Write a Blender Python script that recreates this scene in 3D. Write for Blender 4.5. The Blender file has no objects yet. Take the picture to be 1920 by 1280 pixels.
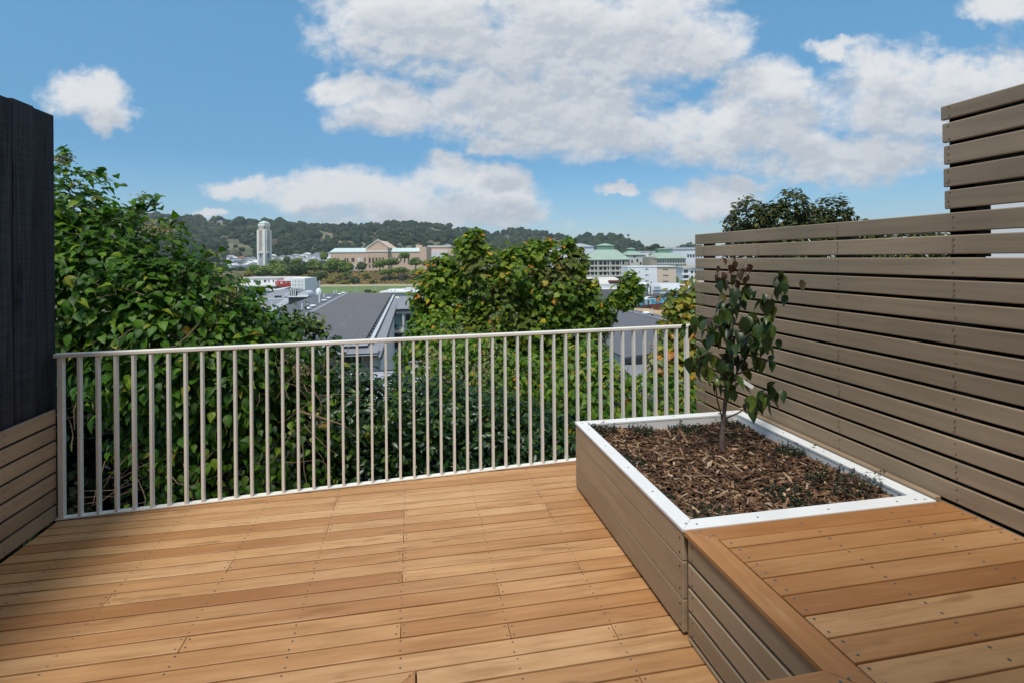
import bpy, math, random
import numpy as np
from mathutils import Vector, Matrix

C = bpy.context.scene
COL = C.collection
random.seed(7)
R = math.radians

# ------------------------------------------------------------------ camera
F, PX, PY, ROLL, H = 980.0, 960.0, 484.0, 0.0079, 1.57     # picture units: a 1920 px wide frame
YAW = math.atan(188 / 980.0)
cam = bpy.data.cameras.new('camera')
co = bpy.data.objects.new('camera', cam)
COL.objects.link(co)
cam.sensor_width = 36.0
cam.lens = F / 1920 * 36.0
cam.shift_y = -(640 - PY) / 1920
cam.clip_start = 0.05
cam.clip_end = 20000
co.matrix_world = Matrix.Translation((0, 0, H)) @ Matrix.Rotation(-YAW, 4, 'Z') @ Matrix.Rotation(R(90), 4, 'X') @ Matrix.Rotation(-ROLL, 4, 'Z')
C.camera = co
C.view_settings.view_transform = 'Standard'
C.view_settings.look = 'None'
C.view_settings.exposure = 0.0
C.view_settings.gamma = 1.0
C.render.use_persistent_data = False
C.cycles.max_bounces = 6
C.cycles.diffuse_bounces = 3
C.cycles.glossy_bounces = 2
C.cycles.transmission_bounces = 3
C.cycles.transparent_max_bounces = 4
C.cycles.volume_bounces = 0

# ------------------------------------------------------------------ sun and sky
SUN_V = Vector((-0.22, -0.40, 0.89)).normalized()          # towards the sun: behind the camera, a little left
sl = bpy.data.lights.new('sun', 'SUN')
sl.energy = 3.1
sl.angle = R(11)                                           # a sun behind thin cloud: no hard shadows in the photo
sl.color = (1.0, 0.945, 0.86)
so = bpy.data.objects.new('sun', sl)
COL.objects.link(so)
so.rotation_euler = SUN_V.to_track_quat('Z', 'Y').to_euler()
SUN_EL = math.asin(SUN_V.z)
SUN_AZ = math.atan2(SUN_V.x, SUN_V.y)

W = bpy.data.worlds.new('World')
C.world = W
W.use_nodes = True
wt = W.node_tree
wt.nodes.clear()


def nd(t, typ, ins=None, **kw):
    n = t.nodes.new(typ)
    for k, v in kw.items():
        setattr(n, k, v)
    for k, v in (ins or {}).items():
        s = n.inputs[k]
        if isinstance(v, bpy.types.NodeSocket):
            t.links.new(v, s)
        else:
            s.default_value = v
    return n


def mth(t, op, a, b=0.0, c=0.0, clamp=False):
    n = nd(t, 'ShaderNodeMath', {0: a, 1: b, 2: c}, operation=op)
    n.use_clamp = clamp
    return n.outputs[0]


def vmt(t, op, a, b=(0, 0, 0)):
    n = nd(t, 'ShaderNodeVectorMath', {0: a, 1: b}, operation=op)
    return n.outputs['Value'] if op in ('LENGTH', 'DOT_PRODUCT') else n.outputs['Vector']


def mixc(t, f, a, b, blend='MIX'):
    n = nd(t, 'ShaderNodeMix', data_type='RGBA', blend_type=blend)
    for i, v in ((0, f), (6, a), (7, b)):
        if isinstance(v, bpy.types.NodeSocket):
            t.links.new(v, n.inputs[i])
        else:
            n.inputs[i].default_value = v if i == 0 else (*v, 1.0)[:4]
    return n.outputs[2]


def smooth(t, x, a, b, to0=0.0, to1=1.0):
    n = nd(t, 'ShaderNodeMapRange', {0: x, 1: a, 2: b, 3: to0, 4: to1}, interpolation_type='SMOOTHSTEP')
    return n.outputs[0]


def ramp(t, fac, stops, interp='LINEAR'):
    n = nd(t, 'ShaderNodeValToRGB', {0: fac})
    cr = n.color_ramp
    cr.interpolation = interp
    while len(cr.elements) < len(stops):
        cr.elements.new(0.5)
    for e, (p, c) in zip(cr.elements, stops):
        e.position = p
        e.color = (*c, 1.0)
    return n.outputs[0]


# clouds: banks of cumulus laid out by compass direction (gnomonic tangent units), the same from anywhere
def tq(px, py):
    u, v = (px - PX) / F, (PY - py) / F
    return (u * math.cos(ROLL) + v * math.sin(ROLL), -u * math.sin(ROLL) + v * math.cos(ROLL))


CLOUDS = [  # centre x, y, half width, half height
    (790, 40, 240, 120), (960, 70, 270, 140), (1140, 60, 270, 130), (1290, 75, 150, 85), (1010, 190, 320, 95),
    (730, 205, 130, 62), (650, 165, 85, 42), (1160, 240, 380, 70), (1410, 250, 230, 85), (1440, 165, 95, 70),
    (1570, 295, 230, 72), (1670, 180, 190, 105), (1850, 180, 230, 110), (930, 272, 75, 26),
    (152, 180, 98, 56), (205, 212, 72, 38),
    (465, 350, 85, 26), (590, 358, 150, 46), (720, 372, 190, 58), (850, 335, 95, 48), (925, 358, 110, 62), (960, 385, 78, 46), (880, 390, 130, 40), (800, 408, 260, 30),
    (1325, 372, 115, 38), (1390, 362, 62, 30), (1155, 360, 36, 13), (1885, 15, 100, 46), (400, 402, 42, 12),
    (1560, 90, 70, 24),
]
grp = bpy.data.node_groups.new('cloud_cover', 'ShaderNodeTree')
grp.interface.new_socket('P', in_out='INPUT', socket_type='NodeSocketVector')
grp.interface.new_socket('D', in_out='OUTPUT', socket_type='NodeSocketFloat')
gi = grp.nodes.new('NodeGroupInput')
go = grp.nodes.new('NodeGroupOutput')
warp = nd(grp, 'ShaderNodeTexNoise', {'Vector': gi.outputs[0], 'Scale': 7.0, 'Detail': 2.0})
wv = vmt(grp, 'SUBTRACT', warp.outputs['Color'], (0.5, 0.5, 0.5))
wv = vmt(grp, 'MULTIPLY', wv, (0.10, 0.07, 0.0))
warp2 = nd(grp, 'ShaderNodeTexNoise', {'Vector': gi.outputs[0], 'Scale': 24.0, 'Detail': 4.0, 'Roughness': 0.6})
wv2 = vmt(grp, 'MULTIPLY', vmt(grp, 'SUBTRACT', warp2.outputs['Color'], (0.5, 0.5, 0.5)), (0.06, 0.045, 0.0))
wv = vmt(grp, 'ADD', wv, wv2)
pw = vmt(grp, 'ADD', gi.outputs[0], wv)
acc = None
for (cx, cy, rx, ry) in CLOUDS:
    qx, qy = tq(cx, cy)
    d = vmt(grp, 'SUBTRACT', pw, (qx, qy, 0))
    d = vmt(grp, 'MULTIPLY', d, (F / rx, F / ry, 0))
    e = mth(grp, 'SUBTRACT', 1.0, vmt(grp, 'DOT_PRODUCT', d, d))
    acc = e if acc is None else mth(grp, 'SMOOTH_MAX', acc, e, 0.15)
grp.links.new(acc, go.inputs[0])

tc = nd(wt, 'ShaderNodeTexCoord')
dirv = vmt(wt, 'NORMALIZE', tc.outputs['Generated'])
cy_, sy_ = math.cos(YAW), math.sin(YAW)
fx = vmt(wt, 'DOT_PRODUCT', dirv, (cy_, -sy_, 0))
fy = vmt(wt, 'DOT_PRODUCT', dirv, (sy_, cy_, 0))
fz = vmt(wt, 'DOT_PRODUCT', dirv, (0, 0, 1))
fyc = mth(wt, 'MAXIMUM', fy, 0.05)
q = nd(wt, 'ShaderNodeCombineXYZ', {0: mth(wt, 'DIVIDE', fx, fyc), 1: mth(wt, 'DIVIDE', fz, fyc), 2: 0.0}).outputs[0]
g1 = nd(wt, 'ShaderNodeGroup', {}, node_tree=grp)
wt.links.new(q, g1.inputs[0])
g2 = nd(wt, 'ShaderNodeGroup', {}, node_tree=grp)
wt.links.new(vmt(wt, 'ADD', q, (-0.02, 0.07, 0)), g2.inputs[0])
qn = vmt(wt, 'MULTIPLY', q, (1.0, 1.45, 1.0))
n1 = nd(wt, 'ShaderNodeTexNoise', {'Vector': qn, 'Scale': 8.5, 'Detail': 9.0, 'Roughness': 0.6, 'Distortion': 0.25}).outputs[0]
n2 = nd(wt, 'ShaderNodeTexNoise', {'Vector': vmt(wt, 'ADD', qn, (-0.012, 0.03, 0)), 'Scale': 8.5, 'Detail': 6.0, 'Roughness': 0.58, 'Distortion': 0.25}).outputs[0]
d1 = mth(wt, 'ADD', g1.outputs[0], mth(wt, 'MULTIPLY', mth(wt, 'SUBTRACT', n1, 0.5), 2.3))
d2 = mth(wt, 'ADD', g2.outputs[0], mth(wt, 'MULTIPLY', mth(wt, 'SUBTRACT', n2, 0.5), 1.0))
nf0 = nd(wt, 'ShaderNodeTexNoise', {'Vector': qn, 'Scale': 30.0, 'Detail': 7.0, 'Roughness': 0.62}).outputs[0]
d1 = mth(wt, 'ADD', d1, mth(wt, 'MULTIPLY', mth(wt, 'SUBTRACT', nf0, 0.5), 0.8))
cover = smooth(wt, d1, -0.10, 0.85)
cover = mth(wt, 'MULTIPLY', cover, smooth(wt, fy, 0.1, 0.3))
# thin high cloud overhead, above the picture
n3 = nd(wt, 'ShaderNodeTexNoise', {'Vector': dirv, 'Scale': 2.6, 'Detail': 5.0}).outputs[0]
veil = mth(wt, 'MULTIPLY', smooth(wt, fz, 0.50, 0.72), smooth(wt, n3, 0.22, 0.55))
veil = mth(wt, 'MULTIPLY', veil, 0.6)
cover = mth(wt, 'MAXIMUM', cover, veil)
cover = mth(wt, 'MULTIPLY', cover, 0.97)
nf = nd(wt, 'ShaderNodeTexNoise', {'Vector': vmt(wt, 'ADD', qn, (-0.004, 0.011, 0)), 'Scale': 30.0, 'Detail': 7.0, 'Roughness': 0.62}).outputs[0]
under = mth(wt, 'MULTIPLY', smooth(wt, d2, 0.0, 0.85), smooth(wt, fz, 0.75, 0.5))
puff = smooth(wt, mth(wt, 'ADD', mth(wt, 'SUBTRACT', n1, n2), mth(wt, 'MULTIPLY', mth(wt, 'SUBTRACT', nf0, nf), 0.6)), -0.09, 0.13)
ccol = mixc(wt, under, (0.80, 0.81, 0.825), (0.54, 0.58, 0.635))
ccol = mixc(wt, mth(wt, 'MULTIPLY', puff, 0.33), ccol, (0.86, 0.865, 0.87))
SKY_K = 0.1
sky = nd(wt, 'ShaderNodeTexSky', sky_type='NISHITA', sun_disc=False, sun_elevation=SUN_EL, sun_rotation=SUN_AZ,
         air_density=1.0, dust_density=0.6, ozone_density=1.6, altitude=60.0)
tint = ramp(wt, fz, [(0.0, (0.98, 1.03, 1.22)), (0.10, (0.72, 1.05, 1.25)), (0.18, (0.60, 1.04, 1.24)), (0.40, (0.98, 1.62, 1.66)), (0.8, (1.0, 1.55, 1.6))])
skc = mixc(wt, 1.0, sky.outputs[0], tint, 'MULTIPLY')
ccs = mixc(wt, 1.0, ccol, (1 / SKY_K,) * 3, 'MULTIPLY')
fin = mixc(wt, cover, skc, ccs)
bg = nd(wt, 'ShaderNodeBackground', {'Color': fin, 'Strength': SKY_K})
wo = nd(wt, 'ShaderNodeOutputWorld', {'Surface': bg.outputs[0]})
W.cycles.sampling_method = 'MANUAL'
W.cycles.sample_map_resolution = 512


# ------------------------------------------------------------------ layout helpers
def ray(px, py):
    u, v = tq(px, py)
    return (u * cy_ + sy_, -u * sy_ + cy_, v)


def at(px, py, D):
    """the point D metres straight ahead that lies in this direction"""
    d = ray(px, py)
    return Vector((d[0] * D, d[1] * D, H + d[2] * D))


def onz(px, py, z):
    d = ray(px, py)
    t = (z - H) / d[2]
    return (d[0] * t, d[1] * t)


# ------------------------------------------------------------------ materials
MATS = {}


def new_mat(name):
    m = bpy.data.materials.new(name)
    m.use_nodes = True
    t = m.node_tree
    b = t.nodes['Principled BSDF']
    MATS[name] = m
    return m, t, b


def plain(name, col, rough=0.6, var=0.12, scale=3.0, spec=0.4, metal=0.0, bump=0.0, streak=None):
    """paint, metal, plaster ...: a colour with uneven wear at two scales"""
    m, t, b = new_mat(name)
    tcn = nd(t, 'ShaderNodeTexCoord').outputs['Object']
    v = tcn if streak is None else vmt(t, 'MULTIPLY', tcn, streak)
    n = nd(t, 'ShaderNodeTexNoise', {'Vector': v, 'Scale': scale, 'Detail': 6.0, 'Roughness': 0.65}).outputs[0]
    f = smooth(t, n, 0.25, 0.75, 1 - var, 1 + var)
    c = nd(t, 'ShaderNodeVectorMath', {0: (*col,), 'Scale': f}, operation='SCALE').outputs['Vector']
    t.links.new(c, b.inputs['Base Color'])
    r = smooth(t, n, 0.2, 0.8, max(0.05, rough - 0.1), min(1, rough + 0.1))
    t.links.new(r, b.inputs['Roughness'])
    b.inputs['Specular IOR Level'].default_value = spec
    b.inputs['Metallic'].default_value = metal
    if bump:
        bn = nd(t, 'ShaderNodeBump', {'Height': n, 'Strength': bump, 'Distance': 0.02})
        t.links.new(bn.outputs[0], b.inputs['Normal'])
    return m


def decking(name, axis, oil=0.05):
    """oiled hardwood: per-board tone, long grain, end-to-end streaks, blotches, knots"""
    m, t, b = new_mat(name)
    tcn = nd(t, 'ShaderNodeTexCoord').outputs['Object']
    isl = nd(t, 'ShaderNodeNewGeometry').outputs['Random Per Island']
    off = nd(t, 'ShaderNodeCombineXYZ', {0: mth(t, 'MULTIPLY', isl, 37.0), 1: mth(t, 'MULTIPLY', isl, 91.0), 2: mth(t, 'MULTIPLY', isl, 17.0)}).outputs[0]
    p = vmt(t, 'ADD', tcn, off)
    st = (1.0, 14.0, 14.0) if axis == 'X' else (14.0, 1.0, 14.0)
    p = vmt(t, 'ADD', p, vmt(t, 'MULTIPLY', vmt(t, 'SUBTRACT', nd(t, 'ShaderNodeTexNoise', {'Vector': p, 'Scale': 3.0, 'Detail': 2.0}).outputs['Color'], (0.5, 0.5, 0.5)), (0.03, 0.03, 0.0)))
    ps = vmt(t, 'MULTIPLY', p, st)
    grain = nd(t, 'ShaderNodeTexNoise', {'Vector': ps, 'Scale': 2.2, 'Detail': 8.0, 'Roughness': 0.62}).outputs[0]
    fine = nd(t, 'ShaderNodeTexNoise', {'Vector': vmt(t, 'MULTIPLY', ps, (2.2, 5.0, 5.0) if axis == 'X' else (5.0, 2.2, 5.0)), 'Scale': 2.5, 'Detail': 6.0, 'Roughness': 0.7}).outputs[0]
    base = ramp(t, isl, [(0.0, (0.37, 0.165, 0.060)), (0.18, (0.60, 0.345, 0.158)), (0.36, (0.45, 0.215, 0.082)), (0.5, (0.66, 0.405, 0.205)),
                         (0.64, (0.40, 0.185, 0.070)), (0.78, (0.61, 0.35, 0.16)), (0.9, (0.48, 0.24, 0.095)), (1.0, (0.67, 0.42, 0.215))])
    c = mixc(t, mth(t, 'MULTIPLY', smooth(t, grain, 0.44, 0.74), 0.72), base, (0.36, 0.18, 0.075))
    c = mixc(t, mth(t, 'MULTIPLY', smooth(t, grain, 0.48, 0.25), 0.4), c, (0.68, 0.45, 0.24))
    c = mixc(t, mth(t, 'MULTIPLY', smooth(t, fine, 0.52, 0.78), 0.55), c, (0.30, 0.145, 0.06))
    rich = nd(t, 'ShaderNodeTexNoise', {'Vector': vmt(t, 'MULTIPLY', vmt(t, 'ADD', tcn, vmt(t, 'MULTIPLY', off, (0.3, 0.0, 0.0))), (0.8, 1.6, 1.0)), 'Scale': 1.1, 'Detail': 3.0}).outputs[0]
    c = mixc(t, smooth(t, rich, 0.42, 0.64, oil, 0.85 * oil + 0.5), c, mixc(t, 1.0, c, (0.72, 0.60, 0.48), 'MULTIPLY'))
    # water and oil blotches that run across boards, and small dark knots
    bl = nd(t, 'ShaderNodeTexNoise', {'Vector': vmt(t, 'MULTIPLY', tcn, (1.2, 2.4, 1.0)), 'Scale': 1.5, 'Detail': 5.0, 'Roughness': 0.6}).outputs[0]
    c = mixc(t, mth(t, 'MULTIPLY', smooth(t, bl, 0.52, 0.72), 0.42), c, (0.34, 0.165, 0.065))
    sm = nd(t, 'ShaderNodeTexNoise', {'Vector': vmt(t, 'MULTIPLY', p, (2.4, 11.0, 1.0) if axis == 'X' else (11.0, 2.4, 1.0)), 'Scale': 1.0, 'Detail': 4.0, 'Roughness': 0.55}).outputs[0]
    c = mixc(t, mth(t, 'MULTIPLY', smooth(t, sm, 0.60, 0.70), 0.62), c, (0.27, 0.13, 0.05))
    sp = nd(t, 'ShaderNodeTexNoise', {'Vector': vmt(t, 'MULTIPLY', p, (5.0, 16.0, 1.0) if axis == 'X' else (16.0, 5.0, 1.0)), 'Scale': 1.0, 'Detail': 3.0}).outputs[0]
    c = mixc(t, mth(t, 'MULTIPLY', smooth(t, sp, 0.73, 0.80), 0.75), c, (0.15, 0.065, 0.027))
    t.links.new(c, b.inputs['Base Color'])
    t.links.new(smooth(t, grain, 0.3, 0.8, 0.36, 0.56), b.inputs['Roughness'])
    b.inputs['Specular IOR Level'].default_value = 0.35
    bn = nd(t, 'ShaderNodeBump', {'Height': fine, 'Strength': 0.22, 'Distance': 0.004})
    t.links.new(bn.outputs[0], b.inputs['Normal'])
    return m


def painted_board(name, col, axis='Y', dark=0.75):
    """painted or stained timber: tone per board, faint grain, scuffs"""
    m, t, b = new_mat(name)
    tcn = nd(t, 'ShaderNodeTexCoord').outputs['Object']
    isl = nd(t, 'ShaderNodeNewGeometry').outputs['Random Per Island']
    st = {'X': (1, 20, 20), 'Y': (20, 1, 20), 'Z': (20, 20, 1)}[axis]
    off = nd(t, 'ShaderNodeCombineXYZ', {0: mth(t, 'MULTIPLY', isl, 13.0), 1: mth(t, 'MULTIPLY', isl, 31.0), 2: mth(t, 'MULTIPLY', isl, 7.0)}).outputs[0]
    p = vmt(t, 'ADD', tcn, off)
    g = nd(t, 'ShaderNodeTexNoise', {'Vector': vmt(t, 'MULTIPLY', p, st), 'Scale': 1.6, 'Detail': 7.0, 'Roughness': 0.6}).outputs[0]
    w = nd(t, 'ShaderNodeTexNoise', {'Vector': p, 'Scale': 1.3, 'Detail': 4.0}).outputs[0]
    f = mth(t, 'MULTIPLY', smooth(t, g, 0.3, 0.75, 1.06, dark), smooth(t, isl, 0, 1, 0.88, 1.10))
    f = mth(t, 'MULTIPLY', f, smooth(t, w, 0.3, 0.7, 0.88, 1.10))
    sc = nd(t, 'ShaderNodeTexNoise', {'Vector': vmt(t, 'MULTIPLY', p, tuple(0.35 * s + 1.2 for s in st)), 'Scale': 1.1, 'Detail': 3.0}).outputs[0]
    f = mth(t, 'MULTIPLY', f, smooth(t, sc, 0.73, 0.80, 1.0, 0.6))
    c = nd(t, 'ShaderNodeVectorMath', {0: (*col,), 'Scale': f}, operation='SCALE').outputs['Vector']
    t.links.new(c, b.inputs['Base Color'])
    t.links.new(smooth(t, w, 0.3, 0.7, 0.42, 0.6), b.inputs['Roughness'])
    b.inputs['Specular IOR Level'].default_value = 0.35
    bn = nd(t, 'ShaderNodeBump', {'Height': g, 'Strength': 0.25, 'Distance': 0.004})
    t.links.new(bn.outputs[0], b.inputs['Normal'])
    return m


def leafy(name, stops, rough=0.42, trans=0.22, spec=0.5, patch=0.0, patch_col=(0.2, 0.13, 0.04), vein=0.0):
    """foliage: each leaf its own tone from the stops"""
    m, t, b = new_mat(name)
    geo = nd(t, 'ShaderNodeNewGeometry')
    isl = geo.outputs['Random Per Island']
    c = ramp(t, isl, stops)
    tcn = nd(t, 'ShaderNodeTexCoord').outputs['Object']
    if patch:
        n = nd(t, 'ShaderNodeTexNoise', {'Vector': tcn, 'Scale': patch, 'Detail': 3.0}).outputs[0]
        c = mixc(t, mth(t, 'MULTIPLY', smooth(t, n, 0.52, 0.72), 0.7), c, patch_col)
    fn = nd(t, 'ShaderNodeTexNoise', {'Vector': tcn, 'Scale': 60.0, 'Detail': 2.0}).outputs[0]
    c = nd(t, 'ShaderNodeVectorMath', {0: c, 'Scale': smooth(t, fn, 0.3, 0.7, 0.85, 1.15)}, operation='SCALE').outputs['Vector']
    t.links.new(c, b.inputs['Base Color'])
    b.inputs['Roughness'].default_value = rough
    b.inputs['Specular IOR Level'].default_value = spec
    if trans:
        tr = nd(t, 'ShaderNodeBsdfTranslucent')
        t.links.new(nd(t, 'ShaderNodeVectorMath', {0: c, 1: (1.3, 1.5, 0.6)}, operation='MULTIPLY').outputs['Vector'], tr.inputs['Color'])
        mx = nd(t, 'ShaderNodeMixShader', {0: trans, 1: b.outputs[0], 2: tr.outputs[0]})
        t.links.new(mx.outputs[0], t.nodes['Material Output'].inputs['Surface'])
    return m


# ------------------------------------------------------------------ mesh and object helpers
def tag(o, label=None, cat=None, group=None, kind=None):
    for k, v in (('label', label), ('category', cat), ('group', group), ('kind', kind)):
        if v:
            o[k] = v
    return o


def thing(name, label, cat, loc=(0, 0, 0), rotz=0.0, group=None):
    o = bpy.data.objects.new(name, None)
    COL.objects.link(o)
    o.empty_display_size = 0.1
    o.location = loc
    o.rotation_euler = (0, 0, rotz)
    return tag(o, label, cat, group)


def root_of(o):
    while o.parent is not None:
        o = o.parent
    return o


def link_mesh(me, name, mats, parent=None, world=True, smooth_=False):
    """link as ONE object; vertices are world coordinates (world) or the thing's own"""
    n = len(me.vertices)
    co_ = np.empty(n * 3, np.float32)
    me.vertices.foreach_get('co', co_)
    co_ = co_.reshape(-1, 3)
    o = bpy.data.objects.new(name, me)
    COL.objects.link(o)
    if parent is None:
        if world:
            base = np.array([(co_[:, 0].min() + co_[:, 0].max()) / 2, (co_[:, 1].min() + co_[:, 1].max()) / 2, co_[:, 2].min()])
            co_ = co_ - base
            o.location = base
    else:
        o.parent = parent
        if world:
            co_ = co_ - np.array(root_of(parent).location)
    me.vertices.foreach_set('co', co_.astype(np.float32).ravel())
    for m_ in (mats if isinstance(mats, (list, tuple)) else [mats]):
        me.materials.append(m_)
    if smooth_:
        me.polygons.foreach_set('use_smooth', np.ones(len(me.polygons), bool))
    me.update()
    return o


class MB:
    """collects shapes; build() links them as one mesh object"""

    def __init__(s):
        s.v, s.f, s.m = [], [], []

    def add(s, vs, fs, m=0):
        k = len(s.v)
        s.v.extend([tuple(p) for p in vs])
        s.f.extend([tuple(i + k for i in f) for f in fs])
        s.m.extend([m] * len(fs))
        return s

    def box(s, x0, x1, y0, y1, z0, z1, m=0):
        vs = [(x, y, z) for z in (z0, z1) for y in (y0, y1) for x in (x0, x1)]
        return s.add(vs, [(0, 2, 3, 1), (4, 5, 7, 6), (0, 1, 5, 4), (2, 6, 7, 3), (0, 4, 6, 2), (1, 3, 7, 5)], m)

    def obox(s, c, ax, half, m=0):
        """oriented box: centre, 3 axes, half sizes"""
        c = Vector(c)
        a = [Vector(x) * h for x, h in zip(ax, half)]
        vs = [c + a[0] * i + a[1] * j + a[2] * k for k in (-1, 1) for j in (-1, 1) for i in (-1, 1)]
        return s.add(vs, [(0, 2, 3, 1), (4, 5, 7, 6), (0, 1, 5, 4), (2, 6, 7, 3), (0, 4, 6, 2), (1, 3, 7, 5)], m)

    def prism(s, poly, z0, z1, m=0):
        n = len(poly)
        zt = z1 if callable(z1) else (lambda x, y: z1)
        zb = z0 if callable(z0) else (lambda x, y: z0)
        vs = [(x, y, zb(x, y)) for x, y in poly] + [(x, y, zt(x, y)) for x, y in poly]
        fs = [tuple(range(n - 1, -1, -1)), tuple(range(n, 2 * n))] + [(i, (i + 1) % n, n + (i + 1) % n, n + i) for i in range(n)]
        return s.add(vs, fs, m)

    def tube(s, pts, rad, n=6, m=0, cap=True):
        pts = [Vector(p) for p in pts]
        if not isinstance(rad, (list, tuple)):
            rad = [rad] * len(pts)
        vs, fs = [], []
        up = Vector((0.13, 0.31, 0.94)).normalized()
        for i, p in enumerate(pts):
            d = (pts[min(i + 1, len(pts) - 1)] - pts[max(i - 1, 0)])
            d = d.normalized() if d.length > 1e-9 else Vector((0, 0, 1))
            a = d.cross(up if abs(d.dot(up)) < 0.97 else Vector((1, 0, 0))).normalized()
            bb = d.cross(a)
            for j in range(n):
                th = 2 * math.pi * j / n
                vs.append(p + (a * math.cos(th) + bb * math.sin(th)) * rad[i])
        for i in range(len(pts) - 1):
            for j in range(n):
                fs.append((i * n + j, i * n + (j + 1) % n, (i + 1) * n + (j + 1) % n, (i + 1) * n + j))
        if cap:
            fs.append(tuple(range(n - 1, -1, -1)))
            fs.append(tuple(range((len(pts) - 1) * n, len(pts) * n)))
        return s.add(vs, fs, m)

    def lathe(s, c, prof, n=12, m=0):
        """profile of (radius, z) turned about a vertical axis at c"""
        vs, fs = [], []
        for r, z in prof:
            for j in range(n):
                th = 2 * math.pi * j / n
                vs.append((c[0] + r * math.cos(th), c[1] + r * math.sin(th), c[2] + z))
        for i in range(len(prof) - 1):
            for j in range(n):
                fs.append((i * n + j, i * n + (j + 1) % n, (i + 1) * n + (j + 1) % n, (i + 1) * n + j))
        fs.append(tuple(range(n - 1, -1, -1)))
        fs.append(tuple(range((len(prof) - 1) * n, len(prof) * n)))
        return s.add(vs, fs, m)

    def build(s, name, mats, parent=None, world=True, smooth_=False, bevel=0.0, seg=2):
        me = bpy.data.meshes.new(name)
        me.from_pydata(s.v, [], s.f)
        o = link_mesh(me, name, mats, parent, world, smooth_)
        if any(s.m):
            me.polygons.foreach_set('material_index', np.array(s.m, np.int32))
        if bevel:
            md = o.modifiers.new('edge', 'BEVEL')
            md.width = bevel
            md.segments = seg
            md.limit_method = 'ANGLE'
        return o


def dup(o, parent=None):
    """a copy of a thing with copies of its parts and sub-parts"""
    c = o.copy()
    COL.objects.link(c)
    if parent is not None:
        c.parent = parent
    for ch in list(o.children):
        dup(ch, c)
    return c


# ---- leaves
def leaf_oval(fold=0.18, droop=0.25, w=0.36):
    """an ovate leaf with a pointed tip; base at the origin, tip at y = 1, upper side +z"""
    prof = [(0.0, 0.03), (0.16, 0.72), (0.38, 1.0), (0.62, 0.78), (0.84, 0.34), (1.0, 0.01)]
    V, Fc = [], []
    for y, k in prof:
        z0 = -droop * y * y
        V += [(-w * k, y, z0 + fold * k * w * 2), (0, y, z0), (w * k, y, z0 + fold * k * w * 2)]
    for i in range(len(prof) - 1):
        a = i * 3
        Fc += [(a, a + 1, a + 4, a + 3), (a + 1, a + 2, a + 5, a + 4)]
    return np.array(V), Fc


def leaf_lobed():
    """a five-lobed maple-like leaf"""
    ol = [(0, 0), (0.16, 0.06), (0.40, -0.02), (0.36, 0.18), (0.56, 0.42), (0.34, 0.46), (0.30, 0.62), (0.14, 0.66), (0, 1.0)]
    pts = ol + [(-x, y) for x, y in reversed(ol[1:-1])]
    V = [(0, 0.42, 0.0)] + [(x, y, 0.10 * abs(x) - 0.22 * y * y + 0.04 * math.sin(9 * y + 5 * x)) for x, y in pts]
    V[0] = (0, 0.42, -0.10)
    n = len(pts)
    Fc = [(0, 1 + i, 1 + (i + 1) % n) for i in range(n)]
    return np.array(V), Fc


def leaf_card():
    """a small sprig seen from afar: two crossed pointed leaves"""
    V = [(-0.4, 0.35, 0.08), (0, 0, 0), (0.4, 0.4, 0.05), (0, 1, -0.1)]
    return np.array(V), [(0, 1, 2, 3)]


def leaves(name, mat, parent, P, N, T, S, template, world=True):
    """one mesh of leaves: points, upper-side normals, tip directions, lengths"""
    V, Fc = template
    N = N / np.linalg.norm(N, axis=1, keepdims=True)
    T = T - N * np.sum(T * N, axis=1, keepdims=True)
    T = T / np.maximum(np.linalg.norm(T, axis=1, keepdims=True), 1e-6)
    B = np.cross(T, N)
    n, k = len(P), len(V)
    co_ = P[:, None, :] + S[:, None, None] * (V[None, :, 0:1] * B[:, None, :] + V[None, :, 1:2] * T[:, None, :] + V[None, :, 2:3] * N[:, None, :])
    co_ = co_.reshape(-1, 3)
    me = bpy.data.meshes.new(name)
    sizes = np.array([len(f) for f in Fc])
    flat = np.concatenate([np.array(f) for f in Fc])
    loops = (flat[None, :] + (np.arange(n) * k)[:, None]).ravel()
    tot = np.tile(sizes, n)
    me.vertices.add(n * k)
    me.vertices.foreach_set('co', co_.astype(np.float32).ravel())
    me.loops.add(len(loops))
    me.loops.foreach_set('vertex_index', loops.astype(np.int32))
    me.polygons.add(len(tot))
    me.polygons.foreach_set('loop_start', np.concatenate([[0], np.cumsum(tot)[:-1]]).astype(np.int32))
    me.polygons.foreach_set('loop_total', tot.astype(np.int32))
    me.update(calc_edges=True)
    me.validate()
    return link_mesh(me, name, mat, parent, world, True)


def lumpy(d, seed, amp):
    r = np.random.default_rng(seed)
    o = np.zeros(len(d))
    for k in range(7):
        w = r.normal(size=3) * (2.2 + 1.1 * k)
        o += np.sin(d @ w + r.uniform(0, 6.28)) / (1 + 0.45 * k)
    return amp * o / 2.2


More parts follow.
